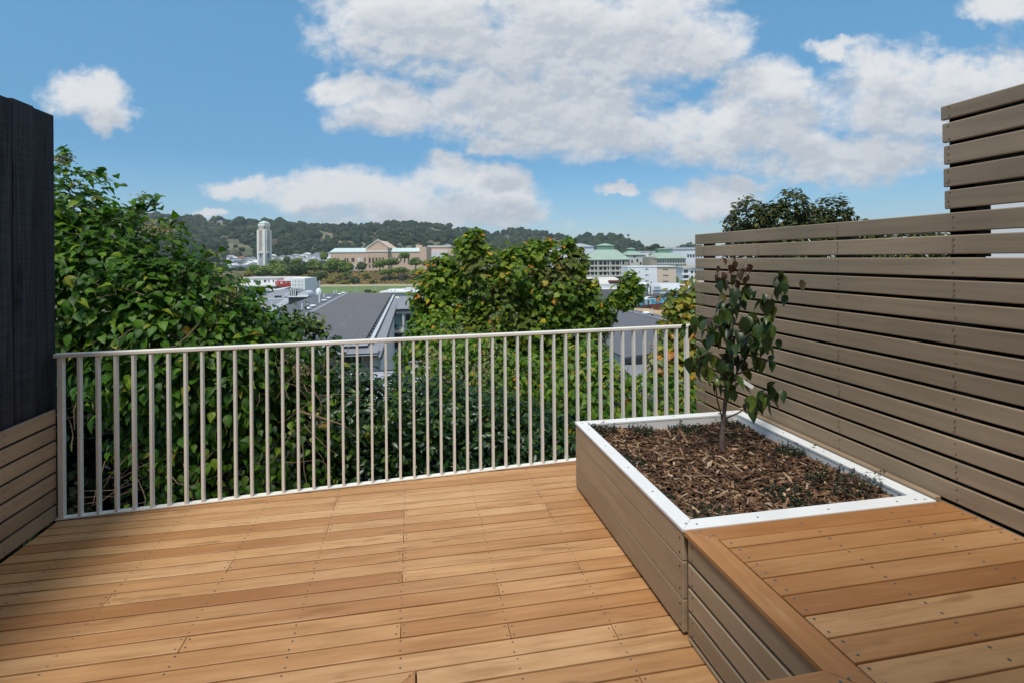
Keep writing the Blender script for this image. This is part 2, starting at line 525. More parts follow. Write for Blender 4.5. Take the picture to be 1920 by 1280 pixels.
def crown(rng, blobs, n, face=None, shell=(0.80, 1.04), amp=0.16, up=0.5, jit=0.55, tip=(0, 0, -1), tipj=0.7, squash=1.0):
    """points, normals and tip directions spread over a lumpy union of ellipsoids (centre, radius)"""
    cs = np.array([b[0] for b in blobs], float)
    rs = np.array([b[1] if hasattr(b[1], '__len__') else (b[1],) * 3 for b in blobs], float)
    wgt = np.array([(b[2] if len(b) > 2 else 1.0) for b in blobs]) * np.prod(rs, axis=1) ** (2 / 3)
    which = rng.choice(len(blobs), size=int(n * 3.2), p=wgt / wgt.sum())
    d = rng.normal(size=(len(which), 3))
    d /= np.linalg.norm(d, axis=1, keepdims=True)
    if face is not None:                                   # most leaves on the side the place is seen from
        fl = (d @ np.array(face) < -0.25) & (rng.random(len(d)) < 0.75)
        d[fl] *= -1
    lump = np.zeros(len(d))
    for i in range(len(blobs)):
        mk = which == i
        lump[mk] = lumpy(d[mk], 100 + i, amp)
    rr = rng.uniform(shell[0], shell[1], len(d)) + lump
    P = cs[which] + d * rs[which] * rr[:, None]
    keep = np.ones(len(P), bool)
    for i in range(len(blobs)):
        q_ = np.linalg.norm((P - cs[i]) / rs[i], axis=1)
        keep &= ~((q_ < shell[0] - 0.12) & (which != i))
    idx = np.nonzero(keep)[0][:n]
    P, d = P[idx], d[idx]
    N = d + np.array([0, 0, up]) + rng.normal(size=d.shape) * jit
    T = np.array(tip)[None, :] + d * 0.35 + rng.normal(size=d.shape) * tipj
    return P, N, T


def blob(px, py, D, r, sy=1.0, w=1.0, dz=None):
    k = D / F
    return (at(px, py, D), (r * k, (dz or r) * k, r * sy * k), w)

# ================================================================== near structures
TAUPE = painted_board('taupe_painted_timber', (0.385, 0.285, 0.186), 'Y', 0.86)
TAUPE_X = painted_board('taupe_painted_timber_across', (0.385, 0.285, 0.186), 'X', 0.86)
m, t, b = new_mat('black_stained_timber')
tcn = nd(t, 'ShaderNodeTexCoord').outputs['Object']
isl = nd(t, 'ShaderNodeNewGeometry').outputs['Random Per Island']
p = vmt(t, 'ADD', tcn, nd(t, 'ShaderNodeCombineXYZ', {0: 0.0, 1: mth(t, 'MULTIPLY', isl, 31.0), 2: mth(t, 'MULTIPLY', isl, 7.0)}).outputs[0])
g_n = nd(t, 'ShaderNodeTexNoise', {'Vector': vmt(t, 'MULTIPLY', p, (30, 30, 1.1)), 'Scale': 1.5, 'Detail': 8.0, 'Roughness': 0.68, 'Distortion': 0.4}).outputs[0]
s_n = nd(t, 'ShaderNodeTexNoise', {'Vector': vmt(t, 'MULTIPLY', p, (2, 4, 90)), 'Scale': 1.2, 'Detail': 3.0}).outputs[0]
k_n = nd(t, 'ShaderNodeTexVoronoi', {'Vector': vmt(t, 'MULTIPLY', p, (1, 7.5, 2.4)), 'Scale': 1.0}).outputs['Distance']
v_ = mth(t, 'ADD', smooth(t, g_n, 0.30, 0.72, 0.35, 1.7), smooth(t, s_n, 0.35, 0.65, -0.22, 0.22))
v_ = mth(t, 'MULTIPLY', v_, smooth(t, k_n, 0.05, 0.30, 0.22, 1.0))
v_ = mth(t, 'MULTIPLY', v_, smooth(t, isl, 0, 1, 0.8, 1.25))
t.links.new(nd(t, 'ShaderNodeVectorMath', {0: (0.026, 0.027, 0.034), 'Scale': v_}, operation='SCALE').outputs['Vector'], b.inputs['Base Color'])
b.inputs['Roughness'].default_value = 0.72
b.inputs['Specular IOR Level'].default_value = 0.25
t.links.new(nd(t, 'ShaderNodeBump', {'Height': mth(t, 'ADD', g_n, mth(t, 'MULTIPLY', s_n, 0.4)), 'Strength': 0.7, 'Distance': 0.006}).outputs[0], b.inputs['Normal'])
BLACK = m
DECK = decking('deck_hardwood', 'X')
DECK_Y = decking('deck_hardwood_lengthwise', 'Y')
BENCHW = decking('oiled_bench_hardwood', 'X', 0.42)
RAILP = plain('white_powder_coat', (0.86, 0.835, 0.77), 0.42, 0.05, 6.0)
RIMP = plain('white_rim_paint', (0.80, 0.815, 0.82), 0.42, 0.04, 5.0)
DARKT = plain('dark_framing', (0.022, 0.019, 0.016), 0.8, 0.3)
STEEL = plain('screw_steel', (0.20, 0.185, 0.165), 0.45, 0.2, 50.0, metal=0.6)
HOLE = plain('screw_socket', (0.015, 0.013, 0.012), 0.8)
NAIL = plain('filled_nail_hole', (0.14, 0.10, 0.07), 0.8)

XL, XR = -2.135, 2.385                        # faces of the left slats and of the tall right fence
P0, P1 = Vector((-2.131, 3.641)), Vector((1.195, 3.873))
RD = (P1 - P0).normalized()
RN = Vector((-RD.y, RD.x))


def rail_y(x):
    return P0.y + (x - P0.x) * RD.y / RD.x


def clip(poly, nx, ny, c):
    """keep the part of a polygon where nx*x + ny*y <= c"""
    out = []
    for i in range(len(poly)):
        a, b = poly[i], poly[(i + 1) % len(poly)]
        da, db = nx * a[0] + ny * a[1] - c, nx * b[0] + ny * b[1] - c
        if da <= 0:
            out.append(a)
        if (da < 0 < db) or (db < 0 < da):
            k = da / (da - db)
            out.append((a[0] + (b[0] - a[0]) * k, a[1] + (b[1] - a[1]) * k))
    return out


# ---- deck: boards with butt joints over joists, screws along the joists
JOIST = [-2.29, -1.845, -1.40, -0.935, -0.495, -0.058, 0.393, 0.826, 1.27, 1.72, 2.16]
KNOWN = {9: [-0.058], 6: [-0.058], 4: [-0.058], 2: [-0.058], -2: [-0.058, 2.16], 0: [0.393], -3: [0.393], -4: [0.826], 10: [0.826],
         7: [0.826], 1: [0.826], 11: [-0.495], 8: [-0.495, 0.826], 5: [-0.935], -1: [-0.935], 12: [-0.495], 3: [-1.40, 1.27], 13: [1.27]}
rg = random.Random(5)
deck_b, scr = MB(), MB()


def screw(mb, x, y, z, r=0.0034):
    n = 8
    vs = [(x, y, z + 0.0002)] + [(x + 0.6 * r * math.cos(2 * math.pi * j / n), y + 0.6 * r * math.sin(2 * math.pi * j / n), z + 0.0003) for j in range(n)] \
        + [(x + r * math.cos(2 * math.pi * j / n), y + r * math.sin(2 * math.pi * j / n), z + 0.0011) for j in range(n)] \
        + [(x + 1.25 * r * math.cos(2 * math.pi * j / n), y + 1.25 * r * math.sin(2 * math.pi * j / n), z + 0.0002) for j in range(n)]
    mb.add(vs, [(0, 1 + j, 1 + (j + 1) % n) for j in range(n)], 1)
    mb.add(vs, [(1 + j, 1 + n + j, 1 + n + (j + 1) % n, 1 + (j + 1) % n) for j in range(n)], 0)
    mb.add(vs, [(1 + n + j, 1 + 2 * n + j, 1 + 2 * n + (j + 1) % n, 1 + n + (j + 1) % n) for j in range(n)], 0)


PITCH, Y0 = 0.0945, 2.41
rail_c = P0.x * RN.x + P0.y * RN.y - 0.004
for k in range(-22, 17):
    y0, y1 = Y0 + k * PITCH + 0.0045, Y0 + (k + 1) * PITCH - 0.0045
    xa = XL + 0.012
    xb = 2.38
    if y1 < 2.04:
        xa = 0.006
    cuts = [xa] + sorted(c for c in KNOWN.get(k, [rg.choice(JOIST[3:9])]) if xa + 0.1 < c < xb) + [xb]
    for a, b in zip(cuts[:-1], cuts[1:]):
        poly = [(a + 0.0012, y0), (b - 0.0012, y0), (b - 0.0012, y1), (a + 0.0012, y1)]
        poly = clip(poly, RN.x, RN.y, rail_c)
        if len(poly) >= 3:
            dz = rg.uniform(-0.0008, 0.0008)
            deck_b.prism(poly, -0.021 + dz, dz)
    for jx in JOIST:
        if jx < xa - 0.01:
            continue
        offs = (-0.016, 0.016) if jx in cuts[1:-1] else (rg.uniform(-0.004, 0.004),)
        for ox in offs:
            for yy in (y0 + 0.017, y1 - 0.017):
                if RN.x * jx + RN.y * (yy + 0.012) < rail_c and -2.1 < jx < 2.3 and yy > 0.6:
                    screw(scr, jx + ox + rg.uniform(-0.003, 0.003), yy + rg.uniform(-0.004, 0.004), 0.0008)
# the mitred border at the front left
b0, b1 = 2.032 - PITCH + 0.002, 2.032 - 0.002
deck_b.prism([(-2.12, b0), (-0.0975, b0), (0.001, b1), (-2.12, b1)], -0.021, 0.0005)
for xj in (-0.02, -0.07, -0.495, -0.935, -1.4):
    for yy in (b0 + 0.02, b1 - 0.02):
        if xj < -0.1 or yy > b0 + 0.05 and xj > -0.05:
            screw(scr, xj, yy, 0.001)
for k in range(-12, -5):
    y0, y1 = Y0 + (k + 0) * PITCH + 0.0022, Y0 + (k + 1) * PITCH - 0.0045
    deck_b.prism([(-2.12, y0), (-0.099, y0), (-0.099, y1), (-2.12, y1)], -0.021, 0.0002)
dk = deck_b.build('deck', DECK, bevel=0.0013, seg=1)
tag(dk, kind='structure')
mt_b = MB().prism([(-0.0955, 1.2), (0.001, 1.2), (0.001, b1 - 0.0015), (-0.0955, b0)], -0.021, 0.0004)
mt_b.build('border_board', DECK_Y, dk, bevel=0.0022)
so_ = scr.build('screw', [STEEL, HOLE], dk)
tag(so_, kind='stuff')
fr = MB()
for jx in JOIST:
    fr.box(jx - 0.022, jx + 0.022, -0.2, min(3.6, rail_y(jx) - 0.1), -0.16, -0.024)
fr.box(XL, 2.36, 3.50, 3.54, -0.2, -0.03)
fr.build('deck_framing', DARKT, dk)

# ---- railing
rl = thing('railing', 'white metal balustrade of thin upright flat bars along the far edge of the timber deck', 'railing', (P0.x, P0.y, 0.0))
LR = 4.405


def on_rail(s_, n_, z):
    p = P0 + RD * s_ + RN * n_
    return Vector((p.x, p.y, z))


RX, RY = Vector((RD.x, RD.y, 0)), Vector((RN.x, RN.y, 0))
ZU = Vector((0, 0, 1))
hr = MB()
hr.obox(on_rail(LR / 2, 0.019, 0.9985), (RX, RY, ZU), (LR / 2 + 0.012, 0.0235, 0.0125))
hr.build('handrail', RAILP, rl, bevel=0.006, seg=3)
br = MB()
br.obox(on_rail(LR / 2, 0.020, 0.0065), (RX, RY, ZU), (LR / 2 + 0.01, 0.024, 0.0045))
br.build('bottom_rail', RAILP, rl, bevel=0.0015)
bar_me = None
s_list = [0.021 + 0.0965 * i for i in range(46)]
for i, s_ in enumerate(s_list):
    if s_ > LR + 0.005:
        continue
    post = i in (0, 45)
    wd = 0.014 if post else 0.008
    ob = MB().obox(on_rail(s_, 0.019, 0.4985), (RX, RY, ZU), (wd, 0.019, 0.4875))
    ob.build('post' if post else 'baluster', RAILP, rl, bevel=0.002)

# ---- low slatted upstand on the left
lf = thing('slat_screen', 'low taupe slatted timber upstand below the black fence on the left', 'screen', (XL, 2.4, 0))
sb = MB()
for k in range(7):
    z1 = 0.674 - 0.0972 * k
    sb.box(XL - 0.02, XL + (0.0006 * (k % 3)), -0.4, 3.652, z1 - 0.083, z1)
sb.build('slat_panel', TAUPE, lf, bevel=0.004)
sb = MB()
sb.box(XL - 0.034, XL - 0.022, -0.4, 3.63, 0.0, 0.66)
sb.build('backing_board', DARKT, lf)
sb = MB()
for yy in (3.53, 3.235, 2.7, 2.1, 1.4):
    for k in range(7):
        z1 = 0.674 - 0.0972 * k
        for dz in (0.022, 0.062):
            sb.box(XL + 0.001, XL + 0.0022, yy - 0.0025, yy + 0.0025, z1 - dz - 0.0025, z1 - dz + 0.0025)
tag(sb.build('nail_hole', NAIL, lf), kind='stuff')

# ---- black fence
bf = thing('board_fence', 'tall black stained fence of upright boards at the left edge of the deck', 'fence', (XL - 0.05, 2.4, 0))
fb = MB()
ys = [3.715, 3.535, 3.365, 3.19, 3.03, 2.87, 2.71, 2.55, 2.39, 2.23, 2.0, 1.75, 1.5, 1.25, 1.0, 0.75]
for i in range(len(ys) - 1):
    dzt = [0.0, 0.006, -0.004, 0.003][i % 4]
    fb.box(XL - 0.058, XL - 0.036 + [0.0, 0.003, 0.001][i % 3], ys[i + 1] + 0.0015, ys[i] - 0.0015, 0.0, 2.474 + dzt)
fb.build('board_panel', BLACK, bf, bevel=0.003)
fb = MB()
for z in (0.9, 2.2):
    fb.box(XL - 0.105, XL - 0.06, 0.75, 3.64, z - 0.045, z + 0.045)
fb.build('back_rail', BLACK, bf)

# ---- tall slatted fence on the right
rf = thing('slat_fence', 'tall taupe fence of horizontal timber slats with a higher section at its near end', 'fence', (XR, 2.4, 0))
sb = MB()
YE = 4.105
for k in range(17):
    z1 = 1.758 - 0.1012 * k
    dx = [0.0, 0.0012, -0.0008, 0.0006][k % 4]
    sb.box(XR + dx, XR + 0.020, -0.6, YE + [0, 0.003, -0.003][k % 3], z1 - 0.0853, z1)
sb.build('slat_panel', TAUPE, rf, bevel=0.0045, seg=2)
sb = MB()
for (za, zb, ye) in ((2.182, 2.246, 1.982), (2.078, 2.166, 1.976), (1.978, 2.063, 1.970), (1.876, 1.961, 1.972), (1.776, 1.860, 1.968)):
    sb.box(XR, XR + 0.020, -0.6, ye, za, zb)
sb.build('slat_panel', TAUPE, rf, bevel=0.0045, seg=2)
MB().box(XR + 0.0215, XR + 0.03, -0.6, 1.955, 1.863, 2.232).build('backing_board', DARKT, rf)
MB().box(XR + 0.0215, XR + 0.03, 1.795, 1.955, 1.56, 1.862).build('backing_board', DARKT, rf)
MB().box(XR + 0.078, XR + 0.09, -0.6, 4.02, -0.3, 1.545).build('backing_board', DARKT, rf)
for (y, zt) in ((3.97, 1.74), (3.274, 1.74), (2.574, 1.74), (1.925, 2.235), (1.2, 2.235), (0.4, 2.235)):
    MB().box(XR + 0.0215, XR + 0.075, y - (0.055 if y != 1.925 else 0.075), y + 0.035, -0.3, zt).build('post', DARKT, rf)
sb = MB()
for y in (3.97, 3.274, 2.574, 1.925):
    for k in range(17):
        z1 = 1.758 - 0.1012 * k
        for dz in ((0.018, 0.045, 0.068) if k % 2 else (0.02, 0.066)):
            yy = y + rg.uniform(-0.006, 0.006)
            sb.box(XR - 0.0022, XR + 0.0008, yy - 0.0028, yy + 0.0028, z1 - dz - 0.0025, z1 - dz + 0.0025)
for z in (2.234, 2.195, 2.15, 2.092, 2.05, 2.022, 1.995, 1.945, 1.905, 1.892, 1.848, 1.81, 1.79):
    yy = 1.945 + rg.uniform(-0.004, 0.004)
    sb.box(XR - 0.0012, XR + 0.001, yy - 0.0035, yy + 0.0035, z - 0.0025, z + 0.0025)
tag(sb.build('nail_hole', NAIL, rf), kind='stuff')

# ---- planter
BX0, BX1, BY0, BY1, BZ = 1.086, 2.341, 1.977, 3.432, 0.45
pl = thing('planter_box', 'long taupe timber planter with a white painted rim, filled with bark chips', 'planter', ((BX0 + BX1) / 2, (BY0 + BY1) / 2, 0))
sb = MB()
for (za, zb) in ((0.018, 0.1535), (0.1565, 0.3115), (0.3145, 0.4455)):
    sb.box(BX0 + 0.004, BX0 + 0.026, BY0 + 0.012, BY1 - 0.006, za, zb)
sb.build('side_panel', TAUPE, pl, bevel=0.004)
sb = MB()
for (za, zb) in ((0.018, 0.1535), (0.1565, 0.3115), (0.3145, 0.4455)):
    sb.box(BX0 + 0.006, BX1 - 0.004, BY1 - 0.026, BY1 - 0.004, za, zb)
sb.build('end_panel', TAUPE_X, pl, bevel=0.004)
MB().box(BX0 + 0.03, BX1 - 0.004, BY0 + 0.002, BY0 + 0.024, 0.0, 0.4455).build('end_panel', TAUPE_X, pl)
MB().box(BX1 - 0.026, BX1 - 0.004, BY0 + 0.03, BY1 - 0.03, 0.0, 0.4455).build('side_panel', TAUPE, pl)
MB().box(BX0 + 0.033, BX1 - 0.03, BY0 + 0.026, BY1 - 0.05, 0.0, 0.05).build('plinth', DECK_Y, pl)
MB().box(BX1 + 0.004, XR - 0.004, BY0 + 0.012, BY1 + 0.02, 0.37, 0.464).build('cleat', TAUPE, pl, bevel=0.003)
RW = 0.074
rim = MB()
x0, x1, y0, y1 = BX0, BX1, BY0, BY1
g = 0.0006
zt = BZ + 0.002
rim.prism([(x0, y0 + g), (x0 + RW, y0 + RW + g), (x0 + RW, y1 - RW - g), (x0, y1 - g)], BZ - 0.012, zt)
rim.prism([(x1, y0 + g), (x1, y1 - g), (x1 - RW, y1 - RW - g), (x1 - RW, y0 + RW + g)], BZ - 0.012, zt)
rim.prism([(x0 + g, y0), (x1 - g, y0), (x1 - RW - g, y0 + RW), (x0 + RW + g, y0 + RW)], BZ - 0.012, zt)
rim.prism([(x0 + g, y1), (x0 + RW + g, y1 - RW), (x1 - RW - g, y1 - RW), (x1 - g, y1)], BZ - 0.012, zt)
rim.build('rim', RIMP, pl, bevel=0.0018)
lip = MB()
xi0, xi1, yi0, yi1 = x0 + RW, x1 - RW, y0 + RW, y1 - RW
lip.box(xi0 - 0.012, xi0 - 0.002, yi0 - 0.012, yi1 + 0.012, 0.30, BZ - 0.0125)
lip.box(xi1 + 0.002, xi1 + 0.012, yi0 - 0.012, yi1 + 0.012, 0.30, BZ - 0.0125)
lip.box(xi0 - 0.0015, xi1 + 0.0015, yi0 - 0.012, yi0 - 0.002, 0.30, BZ - 0.0125)
lip.box(xi0 - 0.0015, xi1 + 0.0015, yi1 + 0.002, yi1 + 0.012, 0.30, BZ - 0.0125)
lip.build('liner', RIMP, pl)
ps = MB()
for yy in (2.02, 2.33, 2.62, 2.95, 3.25, 3.38):
    screw(ps, x0 + 0.037, yy, zt, 0.0045)
    screw(ps, x1 - 0.037, yy - 0.02, zt, 0.0045)
for xx in (1.165, 1.45, 1.80, 2.16, 2.26):
    screw(ps, xx, y0 + 0.03, zt, 0.0045)
    screw(ps, xx, y1 - 0.03, zt, 0.0045)
for z in (0.04, 0.125, 0.34, 0.40, 0.19, 0.28):
    ps.box(x0 + 0.0028, x0 + 0.0045, y0 + 0.034, y0 + 0.041, z - 0.0035, z + 0.0035, 1)
tag(ps.build('screw', [STEEL, HOLE], pl), kind='stuff')

SOILZ = 0.395
m, t, b = new_mat('bark_mulch')
isl = nd(t, 'ShaderNodeNewGeometry').outputs['Random Per Island']
c = ramp(t, isl, [(0.0, (0.030, 0.014, 0.008)), (0.3, (0.075, 0.035, 0.017)), (0.55, (0.13, 0.065, 0.031)), (0.78, (0.22, 0.12, 0.060)),
                  (0.9, (0.36, 0.225, 0.125)), (0.97, (0.52, 0.40, 0.28)), (1.0, (0.10, 0.045, 0.02))])
tcn = nd(t, 'ShaderNodeTexCoord').outputs['Object']
c = nd(t, 'ShaderNodeVectorMath', {0: c, 'Scale': smooth(t, nd(t, 'ShaderNodeTexNoise', {'Vector': tcn, 'Scale': 90.0, 'Detail': 4.0}).outputs[0], 0.3, 0.7, 0.6, 1.3)}, operation='SCALE').outputs['Vector']
t.links.new(c, b.inputs['Base Color'])
b.inputs['Roughness'].default_value = 0.85
SOIL = plain('dark_soil', (0.028, 0.017, 0.010), 0.95, 0.5, 30.0)


def soil_h(x, y):
    return SOILZ + 0.018 * math.sin(3.1 * x + 1.2) * math.cos(2.6 * y) + 0.014 * math.sin(7 * x - 4 * y) + 0.022 * math.exp(-((x - 1.775) ** 2 + (y - 2.77) ** 2) / 0.05)


ml = MB()
nx, ny = 26, 32
vs = [(xi0 + (xi1 - xi0) * i / nx, yi0 + (yi1 - yi0) * j / ny, soil_h(xi0 + (xi1 - xi0) * i / nx, yi0 + (yi1 - yi0) * j / ny) - 0.012) for j in range(ny + 1) for i in range(nx + 1)]
ml.add(vs, [(j * (nx + 1) + i, j * (nx + 1) + i + 1, (j + 1) * (nx + 1) + i + 1, (j + 1) * (nx + 1) + i) for j in range(ny) for i in range(nx)], 1)
for i in range(5200):
    x, y = rg.uniform(xi0 + 0.006, xi1 - 0.006), rg.uniform(yi0 + 0.006, yi1 - 0.006)
    ln = min(0.06, rg.lognormvariate(math.log(0.0205), 0.55)) * (1.0 if rg.random() < 0.95 else 1.5)
    wd = rg.uniform(0.0028, 0.0075) * (1.0 if rg.random() < 0.9 else 1.9)
    th = rg.uniform(0.0012, 0.0035)
    a = rg.uniform(0, 6.283)
    tilt = rg.gauss(0, 0.32)
    dx_ = Vector((math.cos(a) * math.cos(tilt), math.sin(a) * math.cos(tilt), math.sin(tilt)))
    sd = Vector((-math.sin(a), math.cos(a), rg.gauss(0, 0.4))).normalized()
    up_ = dx_.cross(sd).normalized()
    ln = min(ln, 0.9 * min(x - xi0, xi1 - x, y - yi0, yi1 - y) + 0.008)
    z = soil_h(x, y) - 0.006 + rg.uniform(0, 0.013)
    c_ = Vector((x, y, z))
    k1, k2 = rg.uniform(0.35, 0.9), rg.uniform(0.35, 0.9)
    bow = up_ * rg.uniform(-0.12, 0.3) * ln
    vs = []
    for (e, kk) in ((-1, k1), (0, 1.0), (1, k2)):
        p = c_ + dx_ * ln * e + (bow if e == 0 else Vector())
        for (u_, w_) in ((-1, -1), (1, -1), (1, 1), (-1, 1)):
            vs.append(p + sd * wd * kk * u_ + up_ * th * w_ * kk)
    fs = [(3, 2, 1, 0), (8, 9, 10, 11)]
    for r_ in (0, 4):
        for j in range(4):
            fs.append((r_ + j, r_ + (j + 1) % 4, r_ + 4 + (j + 1) % 4, r_ + 4 + j))
    ml.add(vs, fs, 0)
tag(ml.build('bark_chips', [MATS['bark_mulch'], SOIL]), 'brown bark chips and soil filling the white rimmed planter', 'mulch', kind='stuff')

# ---- ground cover tufts in the planter
GC = leafy('ground_cover_leaf', [(0.0, (0.010, 0.018, 0.008)), (0.5, (0.022, 0.038, 0.014)), (0.85, (0.045, 0.06, 0.02)), (1.0, (0.08, 0.045, 0.025))], 0.5, 0.1)
TWIG = plain('thin_dark_twig', (0.045, 0.03, 0.02), 0.8, 0.3, 20.0)
OV = leaf_oval()
tufts = [
    (1130, 805, 0.095, 0.060, 'dark creeping tuft in the far left corner of the planter'),
    (1197, 798, 0.085, 0.055, 'dark creeping tuft at the far rim, second from the left corner'),
    (1272, 790, 0.12, 0.060, 'wide dark creeping tuft in the middle of the far rim'),
    (1350, 781, 0.10, 0.050, 'dark creeping tuft at the far rim just left of the young trunk'),
    (1185, 857, 0.075, 0.035, 'small dark creeping tuft halfway along the left rim'),
    (1238, 918, 0.07, 0.03, 'small dark creeping tuft on the left rim nearer the bench'),
    (1325, 955, 0.11, 0.035, 'low dark creeping tuft in the near left corner of the planter'),
    (1478, 925, 0.12, 0.05, 'low dark creeping tuft by the near rim, between the two near corners'),
    (1490, 845, 0.085, 0.075, 'dark creeping tuft against the right rim beside the slat fence'),
    (1628, 900, 0.17, 0.085, 'largest dark creeping tuft, with wiry shoots, in the near right corner of the planter'),
]
for ti, (px, py, rad, ht, lab) in enumerate(tufts):
    r_ = np.random.default_rng(300 + ti)
    x, y = onz(px, py, SOILZ + 0.02)
    x = min(max(x, xi0 + rad * 0.7), xi1 - rad * 0.7)
    y = min(max(y, yi0 + rad * 0.7), yi1 - rad * 0.7)
    th = thing('ground_cover_plant', lab, 'plant', (x, y, soil_h(x, y)), group='dark creeping tufts in the planter')
    stems, LP, LN, LT = MB(), [], [], []
    for i in range(int(60 + 380 * rad)):
        a = r_.uniform(0, 6.283)
        rr = rad * math.sqrt(r_.uniform(0, 1))
        bx, by = x + rr * math.cos(a), y + rr * math.sin(a)
        if not (xi0 + 0.004 < bx < xi1 - 0.004 and yi0 + 0.004 < by < yi1 - 0.004):
            continue
        bz = soil_h(bx, by) - 0.004
        h_ = ht * r_.uniform(0.25, 1.0) * (1.25 if r_.random() < 0.12 else 0.75)
        ln_ = r_.normal(size=2) * h_ * 0.5
        pts = [Vector((bx, by, bz)), Vector((bx + ln_[0] * 0.4, by + ln_[1] * 0.4, bz + h_ * 0.6)), Vector((bx + ln_[0], by + ln_[1], bz + h_))]
        stems.tube(pts, [0.0011, 0.0009, 0.0006], 3)
        for q_ in range(9):
            k_ = r_.uniform(0.1, 1.0)
            p = pts[0].lerp(pts[2], k_) + Vector(r_.normal(size=3) * 0.003)
            LP.append(p)
            LN.append(r_.normal(size=3) * 0.6 + np.array([0, 0, 0.8]))
            LT.append(r_.normal(size=3))
    tag(stems.build('stem', TWIG, th), kind='stuff')
    leaves('foliage', GC, th, np.array(LP), np.array(LN), np.array(LT), r_.uniform(0.007, 0.016, len(LP)), OV)

# ---- raised timber bench / platform on the right
bn_ = thing('bench', 'raised hardwood bench platform with mitred edge boards beside the planter', 'bench', (1.8, 1.6, 0))
TX0, TX1, TY1, TYC = 1.087, 1.186, 1.975, 1.236
tb = MB()
TT = 0.449
tb.prism([(TX0, TY1), (TX0, TYC), (TX1, TYC - 0.099), (TX1, TY1 - 0.088)], TT - 0.021, TT)
tb.build('edge_board', DECK_Y, bn_, bevel=0.003, seg=3)
tb = MB()
tb.prism([(TX0 + 0.0015, TY1), (TX1 + 0.001, TY1 - 0.0885), (2.372, TY1 - 0.0885), (2.372, TY1)], TT - 0.021, TT - 0.0006)
tb.build('edge_board', BENCHW, bn_, bevel=0.003, seg=3)
tb = MB()
tb.prism([(TX0 - 0.001, TYC - 0.0015), (0.5, TYC - 0.0015), (0.5, TYC - 0.099), (TX1 - 0.001, TYC - 0.1005)], TT - 0.021, TT - 0.0004)
tb.build('edge_board', DECK, bn_, bevel=0.003, seg=3)
gaps = [1.886, 1.824, 1.726, 1.628, 1.53, 1.431, 1.333, 1.236, 1.139, 1.04, 0.943, 0.845, 0.75, 0.65]
bs, sm = MB(), MB()
for i in range(len(gaps) - 1):
    ya, yb = gaps[i + 1] + 0.0038, gaps[i] - 0.0038
    xa = TX1 + 0.0055 if ya > TYC - 0.1 else 0.5
    bs.prism([(xa, ya), (2.372, ya), (2.372, yb), (xa, yb)], TT - 0.021, TT + rg.uniform(-0.0012, 0.0006))
    for jx in (xa + 0.03, 1.62, 2.05, 2.33):
        ox = rg.uniform(-0.008, 0.008)
        for yy in ((ya + 0.018, yb - 0.018) if yb - ya > 0.07 else ((ya + yb) / 2,)):
            screw(sm, jx + ox + rg.uniform(-0.003, 0.003), yy + rg.uniform(-0.003, 0.003), TT + 0.0009, 0.0040)
bs.build('seat', BENCHW, bn_, bevel=0.0018, seg=1)
for (xx, yy) in ((1.118, 1.945), (1.163, 1.905), (1.15, 1.955), (1.185, 1.915), (1.13, 1.195), (1.17, 1.165), (1.10, 1.19), (1.04, 1.17), (1.6, 1.93), (2.05, 1.93), (2.3, 1.945)):
    screw(sm, xx, yy, TT + 0.0002, 0.0042)
tag(sm.build('screw', [STEEL, HOLE], bn_), kind='stuff')
sb = MB()
for k in range(5):
    z1 = 0.4215 - 0.1005 * k
    sb.box(TX0 + 0.010, TX0 + 0.030, 0.6, TY1 - 0.012, max(0.004, z1 - 0.0855), z1)
sb.build('slat_panel', TAUPE, bn_, bevel=0.0045)
MB().box(TX0 + 0.032, TX0 + 0.05, 0.6, TY1 - 0.005, 0.0, 0.424).build('backing_board', DARKT, bn_)
sb = MB()
for k in range(4):
    z1 = 0.4215 - 0.1005 * k
    for dz in (0.02, 0.07):
        sb.box(TX0 + 0.0085, TX0 + 0.0105, 1.925, 1.931, z1 - dz - 0.003, z1 - dz + 0.003)
tag(sb.build('nail_hole', NAIL, bn_), kind='stuff')

# ---- young tree in the planter
ytx, yty = 1.775, 2.768
DT = 3.05
yt = thing('young_tree', 'young dark leaved tree with drooping leaves growing in the planter', 'tree', (ytx, yty, soil_h(ytx, yty)))
YB = plain('young_bark', (0.16, 0.115, 0.10), 0.75, 0.35, 25.0, bump=0.3)


def tp(px, py, dd=0.0):
    return at(px, py, DT + dd)


tr = MB()
tr.tube([Vector((ytx, yty, 0.36)), tp(1355, 848), tp(1354, 815), tp(1357, 780), tp(1361, 740), tp(1366, 690), tp(1369, 640), tp(1372, 600), tp(1376, 560), tp(1380, 525), tp(1388, 498), tp(1398, 487)],
        [0.017, 0.0155, 0.0155, 0.012, 0.0115, 0.009, 0.0075, 0.0065, 0.0055, 0.0045, 0.003, 0.002], 8)
tr.build('trunk', YB, yt, smooth_=True)
bt = MB()
branch_px = [
    [(1356, 790, 0), (1345, 750, -.03), (1340, 705, -.05), (1345, 660, -.06)],
    [(1364, 735, 0), (1378, 705, .03), (1402, 660, .05), (1425, 620, .03), (1437, 585, .02), (1452, 545, 0), (1463, 523, 0)],
    [(1358, 785, 0), (1385, 773, -.06), (1410, 755, -.1), (1440, 735, -.12), (1450, 728, -.12)],
    [(1366, 690, 0), (1345, 668, -.08), (1325, 660, -.14), (1305, 672, -.17)],
    [(1369, 640, 0), (1350, 612, .04), (1325, 603, .07), (1300, 607, .09)],
    [(1368, 655, 0), (1390, 640, -.06), (1410, 622, -.1)],
    [(1376, 560, 0), (1362, 530, .03), (1368, 495, .04)],
    [(1384, 700, 0), (1405, 692, .05), (1430, 680, .1), (1450, 672, .12)],
    [(1373, 590, 0), (1390, 570, -.05), (1402, 545, -.06)],
]
